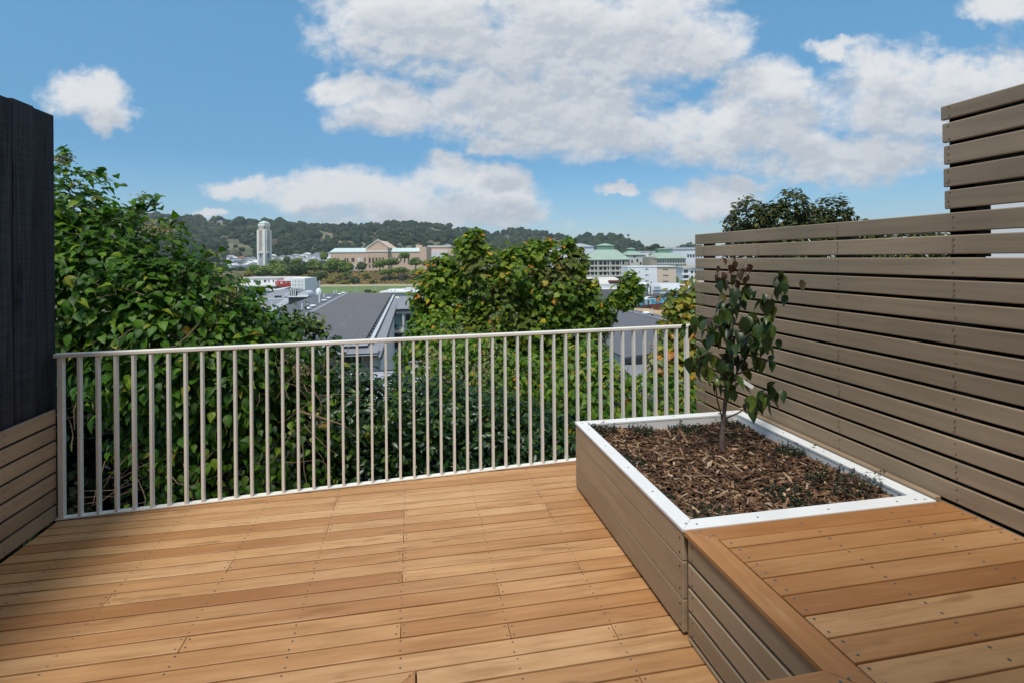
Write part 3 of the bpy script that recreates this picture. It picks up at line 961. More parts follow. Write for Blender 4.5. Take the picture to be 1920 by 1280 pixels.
for b_ in branch_px:
    bt.tube([tp(*p) for p in b_], [0.0055 - 0.0038 * i / (len(b_) - 1) for i in range(len(b_))], 6)
bt.build('branch', YB, yt, smooth_=True)
YL = leafy('young_tree_leaf', [(0.0, (0.018, 0.033, 0.011)), (0.45, (0.029, 0.057, 0.017)), (0.75, (0.059, 0.105, 0.020)), (0.92, (0.126, 0.169, 0.024)), (1.0, (0.092, 0.060, 0.024))], 0.36, 0.16, 0.45)
YLR = leafy('young_tree_red_leaf', [(0.0, (0.06, 0.018, 0.012)), (0.5, (0.075, 0.035, 0.016)), (1.0, (0.05, 0.06, 0.018))], 0.4, 0.2)
r_ = np.random.default_rng(11)
clus = [  # centre px, spread px, count, depth offset
    (1372, 500, 16, 6, 0), (1395, 512, 18, 7, 0), (1352, 520, 16, 5, .03), (1380, 545, 26, 12, 0), (1400, 550, 14, 5, -.04), (1372, 570, 24, 10, 0),
    (1358, 590, 20, 6, .03), (1300, 612, 20, 8, .09), (1325, 615, 22, 8, .06), (1350, 615, 20, 8, .03), (1372, 615, 26, 9, 0), (1395, 612, 16, 6, -.06),
    (1330, 640, 20, 6, 0), (1310, 655, 10, 3, -.1), (1420, 615, 24, 9, .03), (1440, 605, 16, 6, .03), (1445, 580, 14, 4, .02), (1455, 550, 24, 9, 0), (1475, 545, 16, 5, 0), (1430, 570, 12, 4, .02), (1465, 528, 14, 4, 0),
    (1402, 635, 24, 10, -.05), (1385, 660, 26, 12, 0), (1420, 655, 22, 9, .05), (1440, 640, 16, 5, .04), (1345, 680, 26, 11, -.06), (1310, 678, 16, 6, -.16), (1325, 690, 18, 6, -.12),
    (1365, 690, 24, 10, 0), (1410, 685, 22, 8, .06), (1450, 682, 10, 4, .12), (1355, 720, 22, 9, -.03), (1335, 710, 14, 4, -.06), (1385, 715, 14, 4, .02), (1358, 745, 12, 3, 0),
    (1408, 752, 16, 6, -.1), (1430, 752, 18, 7, -.12), (1450, 740, 16, 6, -.12), (1403, 770, 8, 2, -.1),
]
LP, LN, LT, LS, red = [], [], [], [], []
for (cx, cy2, sp_, n_, dd) in clus:
    for i in range(int(n_ * 1.1 + 0.5)):
        px, py = cx + r_.normal() * sp_ * 0.55, cy2 - 10 + r_.normal() * sp_ * 0.5
        LP.append(tp(px, py, dd + r_.normal() * 0.06))
        a = r_.uniform(0, 6.283)
        out = np.array([math.cos(a), math.sin(a), 0])
        LT.append(out * r_.uniform(0.2, 0.75) + np.array([0, 0, -1.0 + 0.35 * (cy2 < 560)]))
        LN.append(out * r_.uniform(0.5, 1.0) + np.array([0, 0, r_.uniform(0.2, 0.8)]) + r_.normal(size=3) * 0.2)
        LS.append(r_.uniform(0.06, 0.105) * (0.62 if cy2 < 525 else 0.85 if cy2 < 560 else 1.0))
        red.append(cy2 < 528 and r_.random() < 0.75 or r_.random() < 0.05)
LP, LN, LT, LS, red = map(np.array, (LP, LN, LT, LS, red))
big = leaf_oval(0.22, 0.30, 0.30)
leaves('foliage', YL, yt, LP[~red], LN[~red], LT[~red], LS[~red], big)
leaves('foliage', YLR, yt, LP[red], LN[red], LT[red], LS[red], big)['label'] = 'reddish young leaves at the tips'
TAGM = plain('grey_plastic_label', (0.42, 0.43, 0.42), 0.5, 0.25, 40.0)
ta, tb_ = tp(1371, 700, -0.03), tp(1412, 726, -0.10)
ax = (tb_ - ta).normalized()
nrm = ax.cross(Vector((0.25, 0.5, 0.83))).normalized()
sid = nrm.cross(ax).normalized()
pt_ = thing('plant_label', 'weathered grey plastic strip label tied to the young tree', 'plant label', (ta + tb_) / 2)
MB().obox((ta + tb_) / 2, (ax, sid, nrm), ((tb_ - ta).length / 2, 0.0115, 0.0008)).build('strip', TAGM, pt_)
MB().tube([ta + ax * 0.008, (ta + tp(1366, 693)) / 2 + Vector((0, 0, -0.004)), tp(1366, 693)], 0.0012, 5).build('tie', TAGM, pt_)

# ================================================================== planting beyond the railing
GROUND = plain('hill_soil', (0.045, 0.038, 0.022), 0.95, 0.4, 0.6)
BARK = plain('grey_brown_bark', (0.10, 0.075, 0.052), 0.9, 0.4, 14.0, bump=0.5)
DRY = plain('dry_brown_twig', (0.19, 0.125, 0.075), 0.9, 0.4, 20.0)
FACE = (-sy_, -cy_, 0.15)                                   # the side the deck sees
HEART = leaf_oval(0.16, 0.30, 0.35)
LONG = leaf_oval(0.12, 0.22, 0.24)
LOBE = leaf_lobed()
VINE = leafy('vine_leaf', [(0.0, (0.024, 0.064, 0.006)), (0.35, (0.041, 0.109, 0.008)), (0.65, (0.066, 0.162, 0.011)), (0.88, (0.112, 0.224, 0.013)), (0.96, (0.211, 0.283, 0.016)), (1.0, (0.264, 0.167, 0.026))], 0.48, 0.3, 0.28)
VINE_Y = leafy('yellowing_vine_leaf', [(0.0, (0.035, 0.08, 0.014)), (0.5, (0.08, 0.15, 0.02)), (0.8, (0.17, 0.23, 0.03)), (1.0, (0.28, 0.26, 0.04))], 0.42, 0.3)
LAUREL = leafy('laurel_leaf', [(0.0, (0.009, 0.031, 0.009)), (0.5, (0.018, 0.056, 0.014)), (0.85, (0.035, 0.089, 0.018)), (1.0, (0.084, 0.150, 0.021))], 0.34, 0.2, 0.4)
MAPLE = leafy('maple_leaf', [(0.0, (0.050, 0.110, 0.011)), (0.4, (0.101, 0.182, 0.015)), (0.78, (0.185, 0.275, 0.019)), (0.92, (0.291, 0.341, 0.024)), (0.965, (0.560, 0.396, 0.026)), (0.985, (0.616, 0.242, 0.026)), (1.0, (0.291, 0.110, 0.026))],
              0.5, 0.32, 0.3, patch=1.1, patch_col=(0.13, 0.11, 0.035))
MAPLE2 = leafy('turning_maple_leaf', [(0.0, (0.087, 0.143, 0.018)), (0.45, (0.174, 0.221, 0.025)), (0.7, (0.348, 0.312, 0.032)), (0.85, (0.551, 0.351, 0.034)), (0.94, (0.609, 0.221, 0.034)), (1.0, (0.261, 0.091, 0.029))], 0.42, 0.3, 0.45)
BRIGHT = leafy('bright_vine_leaf', [(0.0, (0.038, 0.104, 0.010)), (0.45, (0.085, 0.186, 0.014)), (0.85, (0.170, 0.275, 0.021)), (1.0, (0.400, 0.275, 0.029))], 0.46, 0.32, 0.3)
FLUFF = leafy('seed_fluff', [(0.0, (0.30, 0.27, 0.16)), (0.6, (0.42, 0.38, 0.24)), (1.0, (0.25, 0.17, 0.09))], 0.9, 0.2, 0.1)


class Stems:
    """stems one by one, or joined as one trunk with its limbs; fine twigs apart"""

    def __init__(s):
        s.main, s.fine = [], MB()

    def tube(s, *a):
        s.main.append(a)

    def build(s, name, mat, parent):
        if name in ('trunk', 'branch'):
            mb = MB()
            for a in s.main:
                mb.tube(*a)
            mb.build(name, mat, parent, smooth_=True)
        else:
            for a in s.main:
                MB().tube(*a).build(name, mat, parent, smooth_=True)
        if s.fine.v:
            tag(s.fine.build('twig', mat, parent), kind='stuff')


def twigs(st, rng, n, pts, spread, ln, rad, droop=0.0, seg=4):
    for i in range(n):
        p = Vector(pts[rng.integers(len(pts))]) + Vector(rng.normal(size=3) * spread)
        d = Vector(rng.normal(size=3)).normalized()
        q_ = [p]
        for k in range(seg):
            d = (d + Vector(rng.normal(size=3) * 0.35) + Vector((0, 0, -droop))).normalized()
            q_.append(q_[-1] + d * ln * rng.uniform(0.6, 1.3) / seg)
        st.fine.tube(q_, [rad * (1 - 0.7 * k / seg) for k in range(seg + 1)], 4)


def flower_heads(parent, rng, spots, rad, n=60):
    for s in spots:
        P = np.array(s) + rng.normal(size=(n, 3)) * rad
        tag(leaves('seed_head', FLUFF, parent, P, rng.normal(size=P.shape), rng.normal(size=P.shape) + np.array([0, 0, 0.4]), rng.uniform(0.012, 0.03, n), leaf_card()), kind='stuff')


# ---- big vine-covered shrub on the left
r_ = np.random.default_rng(21)
sh = thing('vine_shrub', 'big glossy green vine-covered shrub rising behind the black fence and the railing', 'shrub', at(300, 900, 5.0))
blobs = [blob(60, 480, 4.9, 186), blob(215, 560, 5.0, 172), blob(330, 640, 5.0, 168, w=1.1), blob(430, 705, 5.1, 148), blob(505, 725, 5.3, 108), blob(110, 620, 5.1, 130, w=0.4), blob(240, 670, 5.3, 100, w=0.4)]
P, N, T = crown(r_, blobs, 12500, FACE, (0.78, 1.0), 0.10, 1.15, 0.45, (0, 0, -0.5), 0.6)
lg = r_.random(len(P)) < 0.4
leaves('foliage', VINE, sh, P[~lg], N[~lg], T[~lg], r_.uniform(0.05, 0.115, (~lg).sum()), HEART)
leaves('foliage', VINE, sh, P[lg], N[lg], T[lg], r_.uniform(0.04, 0.12, lg.sum()), leaf_oval(0.26, 0.42, 0.27))
P, N, T = crown(r_, [(b_[0], tuple(0.93 * q_ for q_ in b_[1])) for b_ in blobs[:5]] + [blob(160, 690, 5.6, 120), blob(260, 760, 5.8, 120)], 2600, None, (0.35, 0.8), 0.1, 0.4, 0.6, (0, 0, -0.8), 0.6)
leaves('inner_foliage', VINE, sh, P, N, T, r_.uniform(0.08, 0.14, len(P)), HEART)
# sprays that break the outline
SP = Stems()
LP, LN, LT = [], [], []
for (a_, b_, c_) in [((235, 420), (258, 395), (272, 368)), ((250, 410), (282, 385), (305, 380)), ((150, 330), (185, 325), (215, 340)), ((110, 300), (120, 290), (135, 288)), ((300, 430), (330, 420), (345, 415)), ((360, 500), (395, 478), (420, 472)), ((440, 560), (470, 540), (490, 548)), ((255, 415), (262, 390), (262, 372))]:
    q_ = [at(a_[0], a_[1], 4.7), at(b_[0], b_[1], 4.65), at(c_[0], c_[1], 4.6)]
    SP.tube(q_, [0.006, 0.004, 0.002], 5)
    for k in range(16):
        u_ = r_.uniform(0.15, 1.0)
        p = q_[0].lerp(q_[1], u_ * 2) if u_ < 0.5 else q_[1].lerp(q_[2], u_ * 2 - 1)
        LP.append(np.array(p) + r_.normal(size=3) * 0.035)
        LN.append(np.array([0, -0.3, 0.9]) + r_.normal(size=3) * 0.5)
        LT.append(np.array(FACE) * 0.4 + r_.normal(size=3) * 0.8)
leaves('foliage', VINE, sh, np.array(LP), np.array(LN), np.array(LT), r_.uniform(0.06, 0.10, len(LP)), HEART)
tpts = [at(x, y, D) for (x, y, D) in [(200, 560, 4.6), (320, 600, 4.6), (260, 680, 4.7), (160, 660, 4.6), (420, 680, 4.8), (350, 760, 4.9), (140, 760, 4.8), (300, 850, 4.9)]]
twigs(SP, r_, 90, tpts, 0.22, 0.5, 0.006)
for (x0, y0) in ((160, 960), (260, 980), (330, 960), (420, 940)):
    q_ = [at(x0, y0 + 160, 5.3), at(x0 + 10, y0 - 60, 5.2), at(x0 - 20, y0 - 200, 5.1), at(x0 - 40, y0 - 330, 5.1)]
    SP.tube(q_, [0.035, 0.028, 0.02, 0.012], 7)
SP.build('stem', DRY, sh)
flower_heads(sh, r_, [at(x, y, D) for (x, y, D) in [(115, 300, 4.55), (128, 297, 4.6), (268, 372, 4.62), (280, 428, 4.55), (300, 430, 4.55), (318, 433, 4.55), (412, 560, 4.65), (420, 568, 4.65), (435, 545, 4.7), (430, 552, 4.7), (340, 600, 4.55)]], 0.028)

# ---- its lower, thinner part seen through the bars
r_ = np.random.default_rng(22)
lo = thing('climbing_vine', 'straggly yellow-green vine with bare twigs hanging behind the left part of the railing', 'vine', at(380, 985, 5.0))
blobs = [blob(380, 800, 5.0, 130), blob(470, 850, 5.1, 140), blob(560, 840, 5.2, 120), blob(540, 730, 5.3, 100), blob(310, 760, 5.1, 100, w=0.3), blob(430, 930, 5.2, 120, w=0.8), blob(200, 750, 5.2, 110, w=0.10), blob(270, 930, 5.4, 110, w=0.08)]
P, N, T = crown(r_, blobs, 3000, FACE, (0.7, 1.05), 0.16, 0.35, 0.5, (0, 0, -1), 0.5)
hi = r_.random(len(P)) < 0.3
leaves('foliage', VINE, lo, P[~hi], N[~hi], T[~hi], r_.uniform(0.05, 0.10, (~hi).sum()), HEART)
leaves('foliage', VINE_Y, lo, P[hi], N[hi], T[hi], r_.uniform(0.05, 0.09, hi.sum()), HEART)['label'] = 'yellowing leaves'
SP = Stems()
tpts = [at(x, y, D) for (x, y, D) in [(350, 850, 4.7), (430, 900, 4.8), (500, 800, 4.8), (560, 760, 4.9), (590, 780, 4.9), (380, 930, 4.8), (300, 900, 4.7), (560, 700, 5.0), (520, 690, 5.0), (250, 860, 4.7)]]
twigs(SP, r_, 150, tpts, 0.14, 0.5, 0.0045)
SP.tube([at(560, 770, 4.75), at(610, 785, 4.7), at(640, 795, 4.7), at(668, 812, 4.75)], [0.012, 0.011, 0.009, 0.005], 6)
SP.build('twig', DRY, lo)
flower_heads(lo, r_, [at(x, y, 4.85) for (x, y) in [(530, 680), (562, 690), (570, 695), (555, 705), (535, 672), (488, 745)]], 0.03)

# ---- added shrub behind the left bars, deep shade painted into its leaf colour
r_ = np.random.default_rng(31)
ug = thing('shade_filler_shrub', 'added shrub with deep shade painted into its near-black leaves behind the leftmost railing bars', 'shrub', at(220, 1000, 5.4))
DARKL = leafy('painted_shade_leaf', [(0.0, (0.004, 0.007, 0.004)), (0.6, (0.008, 0.013, 0.006)), (1.0, (0.016, 0.026, 0.010))], 0.7, 0.05, 0.1)
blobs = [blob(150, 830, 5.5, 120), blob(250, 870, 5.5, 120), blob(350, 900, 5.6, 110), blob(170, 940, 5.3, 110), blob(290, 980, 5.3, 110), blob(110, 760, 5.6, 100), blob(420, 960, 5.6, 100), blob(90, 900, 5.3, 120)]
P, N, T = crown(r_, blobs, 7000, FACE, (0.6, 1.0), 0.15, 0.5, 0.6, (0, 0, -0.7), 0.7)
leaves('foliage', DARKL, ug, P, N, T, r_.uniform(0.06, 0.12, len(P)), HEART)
SP = Stems()
for x in (150, 240, 330):
    SP.tube([at(x + 10, 1100, 5.4), at(x, 950, 5.4), at(x + 15, 840, 5.4)], [0.03, 0.02, 0.01], 6)
SP.build('stem', BARK, ug)

# ---- small yellow-green shrub peeping over the rail
r_ = np.random.default_rng(23)
ys_ = thing('young_shrub', 'small shrub with yellow-green tip leaves above the rail in front of the grey roof', 'shrub', at(560, 760, 6.4))
blobs = [blob(500, 640, 6.2, 60), blob(545, 640, 6.4, 55), blob(575, 660, 6.4, 60), blob(600, 700, 6.4, 60), blob(540, 700, 6.4, 60)]
P, N, T = crown(r_, blobs, 900, FACE, (0.75, 1.08), 0.2, 0.7, 0.5, (0, 0, -0.4), 0.8)
leaves('foliage', LAUREL, ys_, P, N, T, r_.uniform(0.06, 0.12, len(P)), HEART)
P, N, T = crown(r_, [blob(560, 602, 6.3, 30), blob(590, 606, 6.3, 22), blob(545, 612, 6.3, 22), blob(607, 620, 6.3, 12), blob(530, 625, 6.2, 25), blob(490, 610, 6.1, 25)], 520, FACE, (0.3, 1.15), 0.2, 0.7, 0.5, (0, 0, -0.3), 0.9)
leaves('foliage', VINE_Y, ys_, P, N, T, r_.uniform(0.045, 0.085, len(P)), LONG)['label'] = 'yellow-green young leaves'
SP = Stems()
for (x, y) in ((560, 600), (590, 604), (545, 612), (608, 622)):
    SP.tube([at(560, 790, 6.5), at(0.5 * x + 282, 680, 6.4), at(x, y, 6.3)], [0.016, 0.01, 0.003], 5)
SP.build('stem', DRY, ys_)

# ---- dark glossy hedge behind the middle of the railing
r_ = np.random.default_rng(24)
hd = thing('laurel_hedge', 'dense dark glossy hedge behind the middle of the railing', 'hedge', at(820, 990, 5.6))
blobs = [blob(640, 765, 5.4, 75), blob(660, 780, 5.4, 90), blob(735, 795, 5.5, 100), blob(820, 800, 5.6, 92), blob(900, 805, 5.6, 92), blob(980, 830, 5.7, 85), blob(1060, 850, 5.7, 80), blob(690, 890, 5.4, 100), blob(790, 900, 5.5, 100), blob(890, 905, 5.5, 100), blob(990, 910, 5.6, 95), blob(620, 850, 5.4, 70), blob(600, 930, 5.3, 90)]
P, N, T = crown(r_, blobs, 3000, None, (0.3, 0.75), 0.1, 0.5, 0.6, (0, 0, 0.1), 0.8)
leaves('inner_foliage', LAUREL, hd, P, N, T, r_.uniform(0.07, 0.13, len(P)), leaf_oval(0.14, 0.16, 0.25))
P, N, T = crown(r_, blobs, 9600, FACE, (0.78, 1.05), 0.17, 0.7, 0.5, (0, 0, 0.1), 0.8)
leaves('foliage', LAUREL, hd, P, N, T, r_.uniform(0.05, 0.105, len(P)), leaf_oval(0.14, 0.16, 0.25))
SP = Stems()
for x in (640, 720, 800, 880, 960, 1030):
    SP.tube([at(x, 1080, 5.7), at(x + 8, 930, 5.7), at(x - 12, 830, 5.65), at(x + 10, 760, 5.6)], [0.03, 0.022, 0.014, 0.006], 6)
twigs(SP, r_, 40, [at(x, 850, 5.5) for x in (640, 720, 800, 880, 960, 1030)], 0.2, 0.5, 0.005)
SP.build('stem', BARK, hd)
P, N, T = crown(r_, [blob(738, 772, 4.95, 16), blob(700, 805, 4.95, 22), blob(640, 845, 4.95, 22), blob(660, 860, 4.95, 16)], 120, FACE, (0.2, 1.2), 0.2, 0.6, 0.5, (0, 0, -0.5), 0.8)
leaves('foliage', VINE_Y, hd, P, N, T, r_.uniform(0.05, 0.08, len(P)), HEART)['label'] = 'a few yellowing leaves'

# ---- pale-flowered vine draped on the maple's foot
r_ = np.random.default_rng(25)
vn = thing('climbing_vine', 'light green vine with pale seed heads draped below the maple behind the railing', 'vine', at(880, 1000, 7.3))
blobs = [blob(830, 690, 7.2, 85), blob(900, 720, 7.1, 95), blob(960, 750, 7.0, 95), blob(800, 760, 7.0, 80), blob(1020, 740, 7.1, 80), blob(870, 800, 6.9, 85), blob(810, 640, 7.3, 55), blob(1010, 830, 6.8, 90)]
P, N, T = crown(r_, blobs, 6200, FACE, (0.8, 1.04), 0.16, 0.7, 0.45, (0, 0, -0.9), 0.5)
leaves('foliage', BRIGHT, vn, P, N, T, r_.uniform(0.055, 0.10, len(P)), HEART)
flower_heads(vn, r_, [at(x, y, 6.35) for (x, y) in [(815, 660), (822, 672), (862, 620), (868, 628), (880, 690), (900, 700), (910, 690), (905, 712), (890, 718), (870, 730), (885, 735), (920, 665), (930, 650), (855, 745), (835, 715), (770, 720), (785, 725), (948, 668), (868, 612), (802, 682)]], 0.05, 50)
SP = Stems()
for x in (820, 900, 980):
    SP.tube([at(x + 20, 1100, 7.3), at(x, 850, 7.3), at(x + 10, 700, 7.3)], [0.03, 0.02, 0.01], 6)
twigs(SP, r_, 30, [at(x, 760, 6.8) for x in (820, 880, 940, 1000)], 0.3, 0.6, 0.005)
SP.build('stem', DRY, vn)

# ---- maple in the middle
r_ = np.random.default_rng(26)
DM = 9.5
mp = thing('maple_tree', 'broad green maple with orange autumn leaves in the middle, beyond the railing', 'tree', at(950, 1050, DM))
blobs = [blob(825, 545, DM, 52), blob(838, 505, DM, 30), blob(880, 470, DM, 30), blob(888, 448, DM, 20), blob(905, 520, DM, 62), blob(975, 520, DM, 62), blob(1000, 480, DM, 26), blob(960, 482, DM, 22),
         blob(1060, 480, DM, 28), blob(1075, 500, DM, 34), blob(1040, 540, DM, 62), blob(1090, 565, DM, 42), blob(1118, 605, DM, 34), blob(850, 610, DM, 68), blob(930, 610, DM, 70), blob(1010, 620, DM, 70), blob(1080, 640, DM, 62),
         blob(800, 575, DM, 30), blob(1060, 700, DM, 60), blob(960, 690, DM, 60), blob(835, 488, DM, 9, dz=26), blob(862, 455, DM, 8, dz=20), blob(906, 462, DM, 9, dz=24), blob(966, 470, DM, 9, dz=24), blob(1003, 458, DM, 9, dz=22), blob(1032, 458, DM, 8, dz=20), blob(1064, 455, DM, 9, dz=26), blob(1082, 475, DM, 8, dz=22), blob(800, 520, DM, 9, dz=24), blob(1030, 462, DM, 16, w=0.6), blob(860, 462, DM, 14, w=0.5), blob(895, 436, DM, 10, w=0.8), blob(1068, 456, DM, 12, w=0.8), blob(1110, 535, DM, 16), blob(1143, 592, DM, 12)]
P, N, T = crown(r_, blobs, 11500, FACE, (0.50, 1.04), 0.22, 1.0, 0.45, (0, 0, -0.55), 0.65)
leaves('foliage', MAPLE, mp, P, N, T, r_.uniform(0.075, 0.135, len(P)), LOBE)
SP = Stems()
for q_ in ([(905, 600), (900, 520), (888, 470), (885, 440)], [(960, 640), (962, 560), (955, 510), (958, 470)], [(1020, 640), (1035, 560), (1050, 500), (1062, 455)], [(850, 640), (835, 570), (828, 520), (838, 490)], [(1000, 640), (1002, 560), (998, 500), (1000, 460)], [(1070, 660), (1100, 600), (1130, 590), (1150, 570)]):
    SP.tube([at(960, 1000, DM), at(0.5 * q_[0][0] + 480, 780, DM)] + [at(x, y, DM + r_.normal() * 0.15) for x, y in q_], [0.07, 0.05, 0.034, 0.026, 0.018, 0.008], 7)
twigs(SP, r_, 110, [at(x, y, DM) for (x, y) in [(900, 540), (960, 550), (1040, 550), (840, 570), (1090, 590), (930, 610), (1010, 610)]], 0.22, 0.5, 0.006)
SP.build('branch', BARK, mp)

# ---- lone maple sprig to the right of it
r_ = np.random.default_rng(27)
ms = thing('young_maple', 'slender young maple with a leafy top standing right of the broad maple', 'tree', at(1150, 1000, 9.0))
blobs = [blob(1180, 525, 9.0, 20), blob(1192, 545, 9.0, 24), blob(1165, 545, 9.0, 20), blob(1150, 562, 9.0, 16), blob(1175, 565, 9.0, 18), blob(1130, 575, 9.0, 12)]
P, N, T = crown(r_, blobs, 330, FACE, (0.3, 1.0), 0.2, 0.7, 0.45, (0, 0, -0.5), 0.7)
leaves('foliage', MAPLE, ms, P, N, T, r_.uniform(0.08, 0.14, len(P)), LOBE)
SP = Stems()
SP.tube([at(1120, 1000, 9.0), at(1128, 780, 9.0), at(1135, 640, 9.0), at(1160, 580, 9.0), at(1180, 520, 9.0)], [0.035, 0.026, 0.018, 0.011, 0.004], 6)
SP.tube([at(1160, 580, 9.0), at(1148, 565, 9.0), at(1135, 570, 9.0)], [0.008, 0.006, 0.003], 5)
SP.build('branch', BARK, ms)

# ---- turning maple at the right end, beside the tall fence
r_ = np.random.default_rng(28)
mr = thing('maple_tree', 'yellow and orange turning maple at the end of the tall slat fence', 'tree', at(1285, 1000, 7.2))
blobs = [blob(1290, 590, 7.2, 45), blob(1310, 560, 7.3, 40), blob(1262, 570, 7.2, 22), blob(1255, 545, 7.2, 9, w=0.6), blob(1300, 640, 7.1, 55), blob(1250, 620, 7.1, 22), blob(1270, 660, 7.1, 40), blob(1250, 695, 7.0, 45), blob(1300, 710, 7.0, 60)]
P, N, T = crown(r_, blobs, 2600, FACE, (0.5, 1.12), 0.26, 0.7, 0.45, (0, 0, -0.5), 0.7)
leaves('foliage', MAPLE2, mr, P, N, T, r_.uniform(0.06, 0.115, len(P)), LOBE)
SP = Stems()
for q_ in ([(1285, 640), (1262, 560)], [(1300, 650), (1310, 560)], [(1280, 660), (1250, 620)]):
    SP.tube([at(1290, 1000, 7.3), at(1290, 760, 7.3)] + [at(x, y, 7.25) for x, y in q_], [0.045, 0.03, 0.018, 0.006], 6)
SP.build('branch', BARK, mr)

# ---- bright leafy bank of vine behind the right part of the railing
r_ = np.random.default_rng(29)
vr = thing('climbing_vine', 'bright green leafy vine bank behind the right part of the railing and planter', 'vine', at(1160, 1000, 6.3))
blobs = [blob(1085, 740, 6.3, 75), blob(1130, 760, 6.2, 80), blob(1190, 765, 6.2, 70), blob(1245, 775, 6.2, 62), blob(1290, 780, 6.3, 60), blob(1090, 830, 6.1, 85), blob(1170, 850, 6.0, 90), blob(1260, 850, 6.0, 90), blob(1095, 680, 6.5, 45), blob(1125, 700, 6.4, 40)]
P, N, T = crown(r_, blobs, 5200, FACE, (0.75, 1.06), 0.18, 0.65, 0.45, (0, 0, -0.8), 0.55)
au = r_.random(len(P)) < 0.10
leaves('foliage', BRIGHT, vr, P[~au], N[~au], T[~au], r_.uniform(0.055, 0.10, (~au).sum()), HEART)
leaves('foliage', MAPLE2, vr, P[au], N[au], T[au], r_.uniform(0.05, 0.09, au.sum()), LOBE)['label'] = 'brown and yellow leaves'
SP = Stems()
for x in (1090, 1150, 1210, 1270):
    SP.tube([at(x + 10, 1050, 6.3), at(x, 860, 6.3), at(x + 8, 740, 6.3)], [0.02, 0.014, 0.006], 6)
twigs(SP, r_, 40, [at(x, 780, 6.0) for x in (1090, 1150, 1210, 1270)], 0.2, 0.5, 0.004)
SP.build('stem', DRY, vr)

# ---- big dark tree behind the right fence
r_ = np.random.default_rng(30)
POHU = leafy('evergreen_leaf', [(0.0, (0.018, 0.031, 0.006)), (0.5, (0.037, 0.053, 0.010)), (0.85, (0.084, 0.090, 0.016)), (1.0, (0.167, 0.132, 0.027))], 0.6, 0.15, 0.25)
DP = 24.0
bt_ = thing('evergreen_tree', 'broad dark evergreen crown showing above the right slat fence', 'tree', at(1480, 900, DP))
blobs = [blob(1400, 408, DP, 36), blob(1376, 424, DP, 20), blob(1436, 404, DP, 22), blob(1478, 392, DP, 34), blob(1460, 420, DP, 40), blob(1518, 416, DP, 26), blob(1555, 402, DP, 33), blob(1578, 412, DP, 20), blob(1520, 440, DP, 40), blob(1430, 450, DP, 40), blob(1390, 446, DP, 30),
         blob(1480, 470, DP, 60), blob(1580, 470, DP, 60), blob(1400, 480, DP, 40), blob(1680, 480, DP, 60), blob(1620, 500, DP, 70), blob(1740, 480, DP, 50)]
P, N, T = crown(r_, blobs, 13000, FACE, (0.70, 1.05), 0.2, 0.9, 0.5, (0, 0, 0.2), 0.8)
leaves('foliage', POHU, bt_, P, N, T, r_.uniform(0.15, 0.32, len(P)), LONG)
SP = Stems()
for (x, y) in ((1400, 410), (1440, 400), (1478, 395), (1520, 410), (1560, 405), (1380, 430)):
    SP.tube([at(1480, 900, DP), at(1480, 600, DP), at(0.5 * x + 740, 480, DP), at(0.8 * x + 296, 440, DP), at(x, y, DP)], [0.4, 0.3, 0.2, 0.12, 0.05], 7)
SP.build('trunk', BARK, bt_)

HAZE = 0.0001

# ================================================================== the town and hills
def ony(px, py, Y):
    d = ray(px, py)
    k = Y / d[1]
    return (d[0] * k, H + d[2] * k)


def vw(u, w, z=0.0):
    """view-aligned ground coordinates: u to the right, w ahead"""
    return Vector((u * cy_ + w * sy_, -u * sy_ + w * cy_, z))


def sst(x, a, b):
    k = min(1.0, max(0.0, (x - a) / (b - a)))
    return k * k * (3 - 2 * k)


def ground_z(u, w):
    z = -1.5 - 16.5 * sst(w, 9.5, 46)
    left = sst(-u, -30 + 0.0 * w, 60)
    z += left * 9.2 * sst(w, 398, 436)
    z += left * 7.5 * sst(w, 520, 1050)
    z += (1 - left) * 3.0 * sst(w, 400, 1000)
    return z


def grid_mesh(us, ws, zf, name, mat, kind='structure'):
    vs, fs = [], []
    for w in ws:
        for u in us:
            uu = u * (1 + w / 60.0) if abs(u) <= 60 else u * (1 + w / 60.0)
            vs.append(tuple(vw(uu, w, zf(uu, w))))
    n = len(us)
    for j in range(len(ws) - 1):
        for i in range(n - 1):
            fs.append((j * n + i, j * n + i + 1, (j + 1) * n + i + 1, (j + 1) * n + i))
    me = bpy.data.meshes.new(name)
    me.from_pydata(vs, [], fs)
    return tag(link_mesh(me, name, mat, None, True, True), kind=kind)


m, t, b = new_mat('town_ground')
tcn = nd(t, 'ShaderNodeTexCoord').outputs['Object']
n_a = nd(t, 'ShaderNodeTexNoise', {'Vector': tcn, 'Scale': 0.09, 'Detail': 6.0, 'Roughness': 0.65}).outputs[0]
n_b = nd(t, 'ShaderNodeTexNoise', {'Vector': tcn, 'Scale': 0.5, 'Detail': 5.0}).outputs[0]
c = ramp(t, n_a, [(0.3, (0.05, 0.08, 0.028)), (0.48, (0.08, 0.095, 0.038)), (0.60, (0.15, 0.115, 0.055)), (0.7, (0.07, 0.09, 0.03))])
c = mixc(t, smooth(t, n_b, 0.45, 0.7), c, (0.16, 0.095, 0.05))
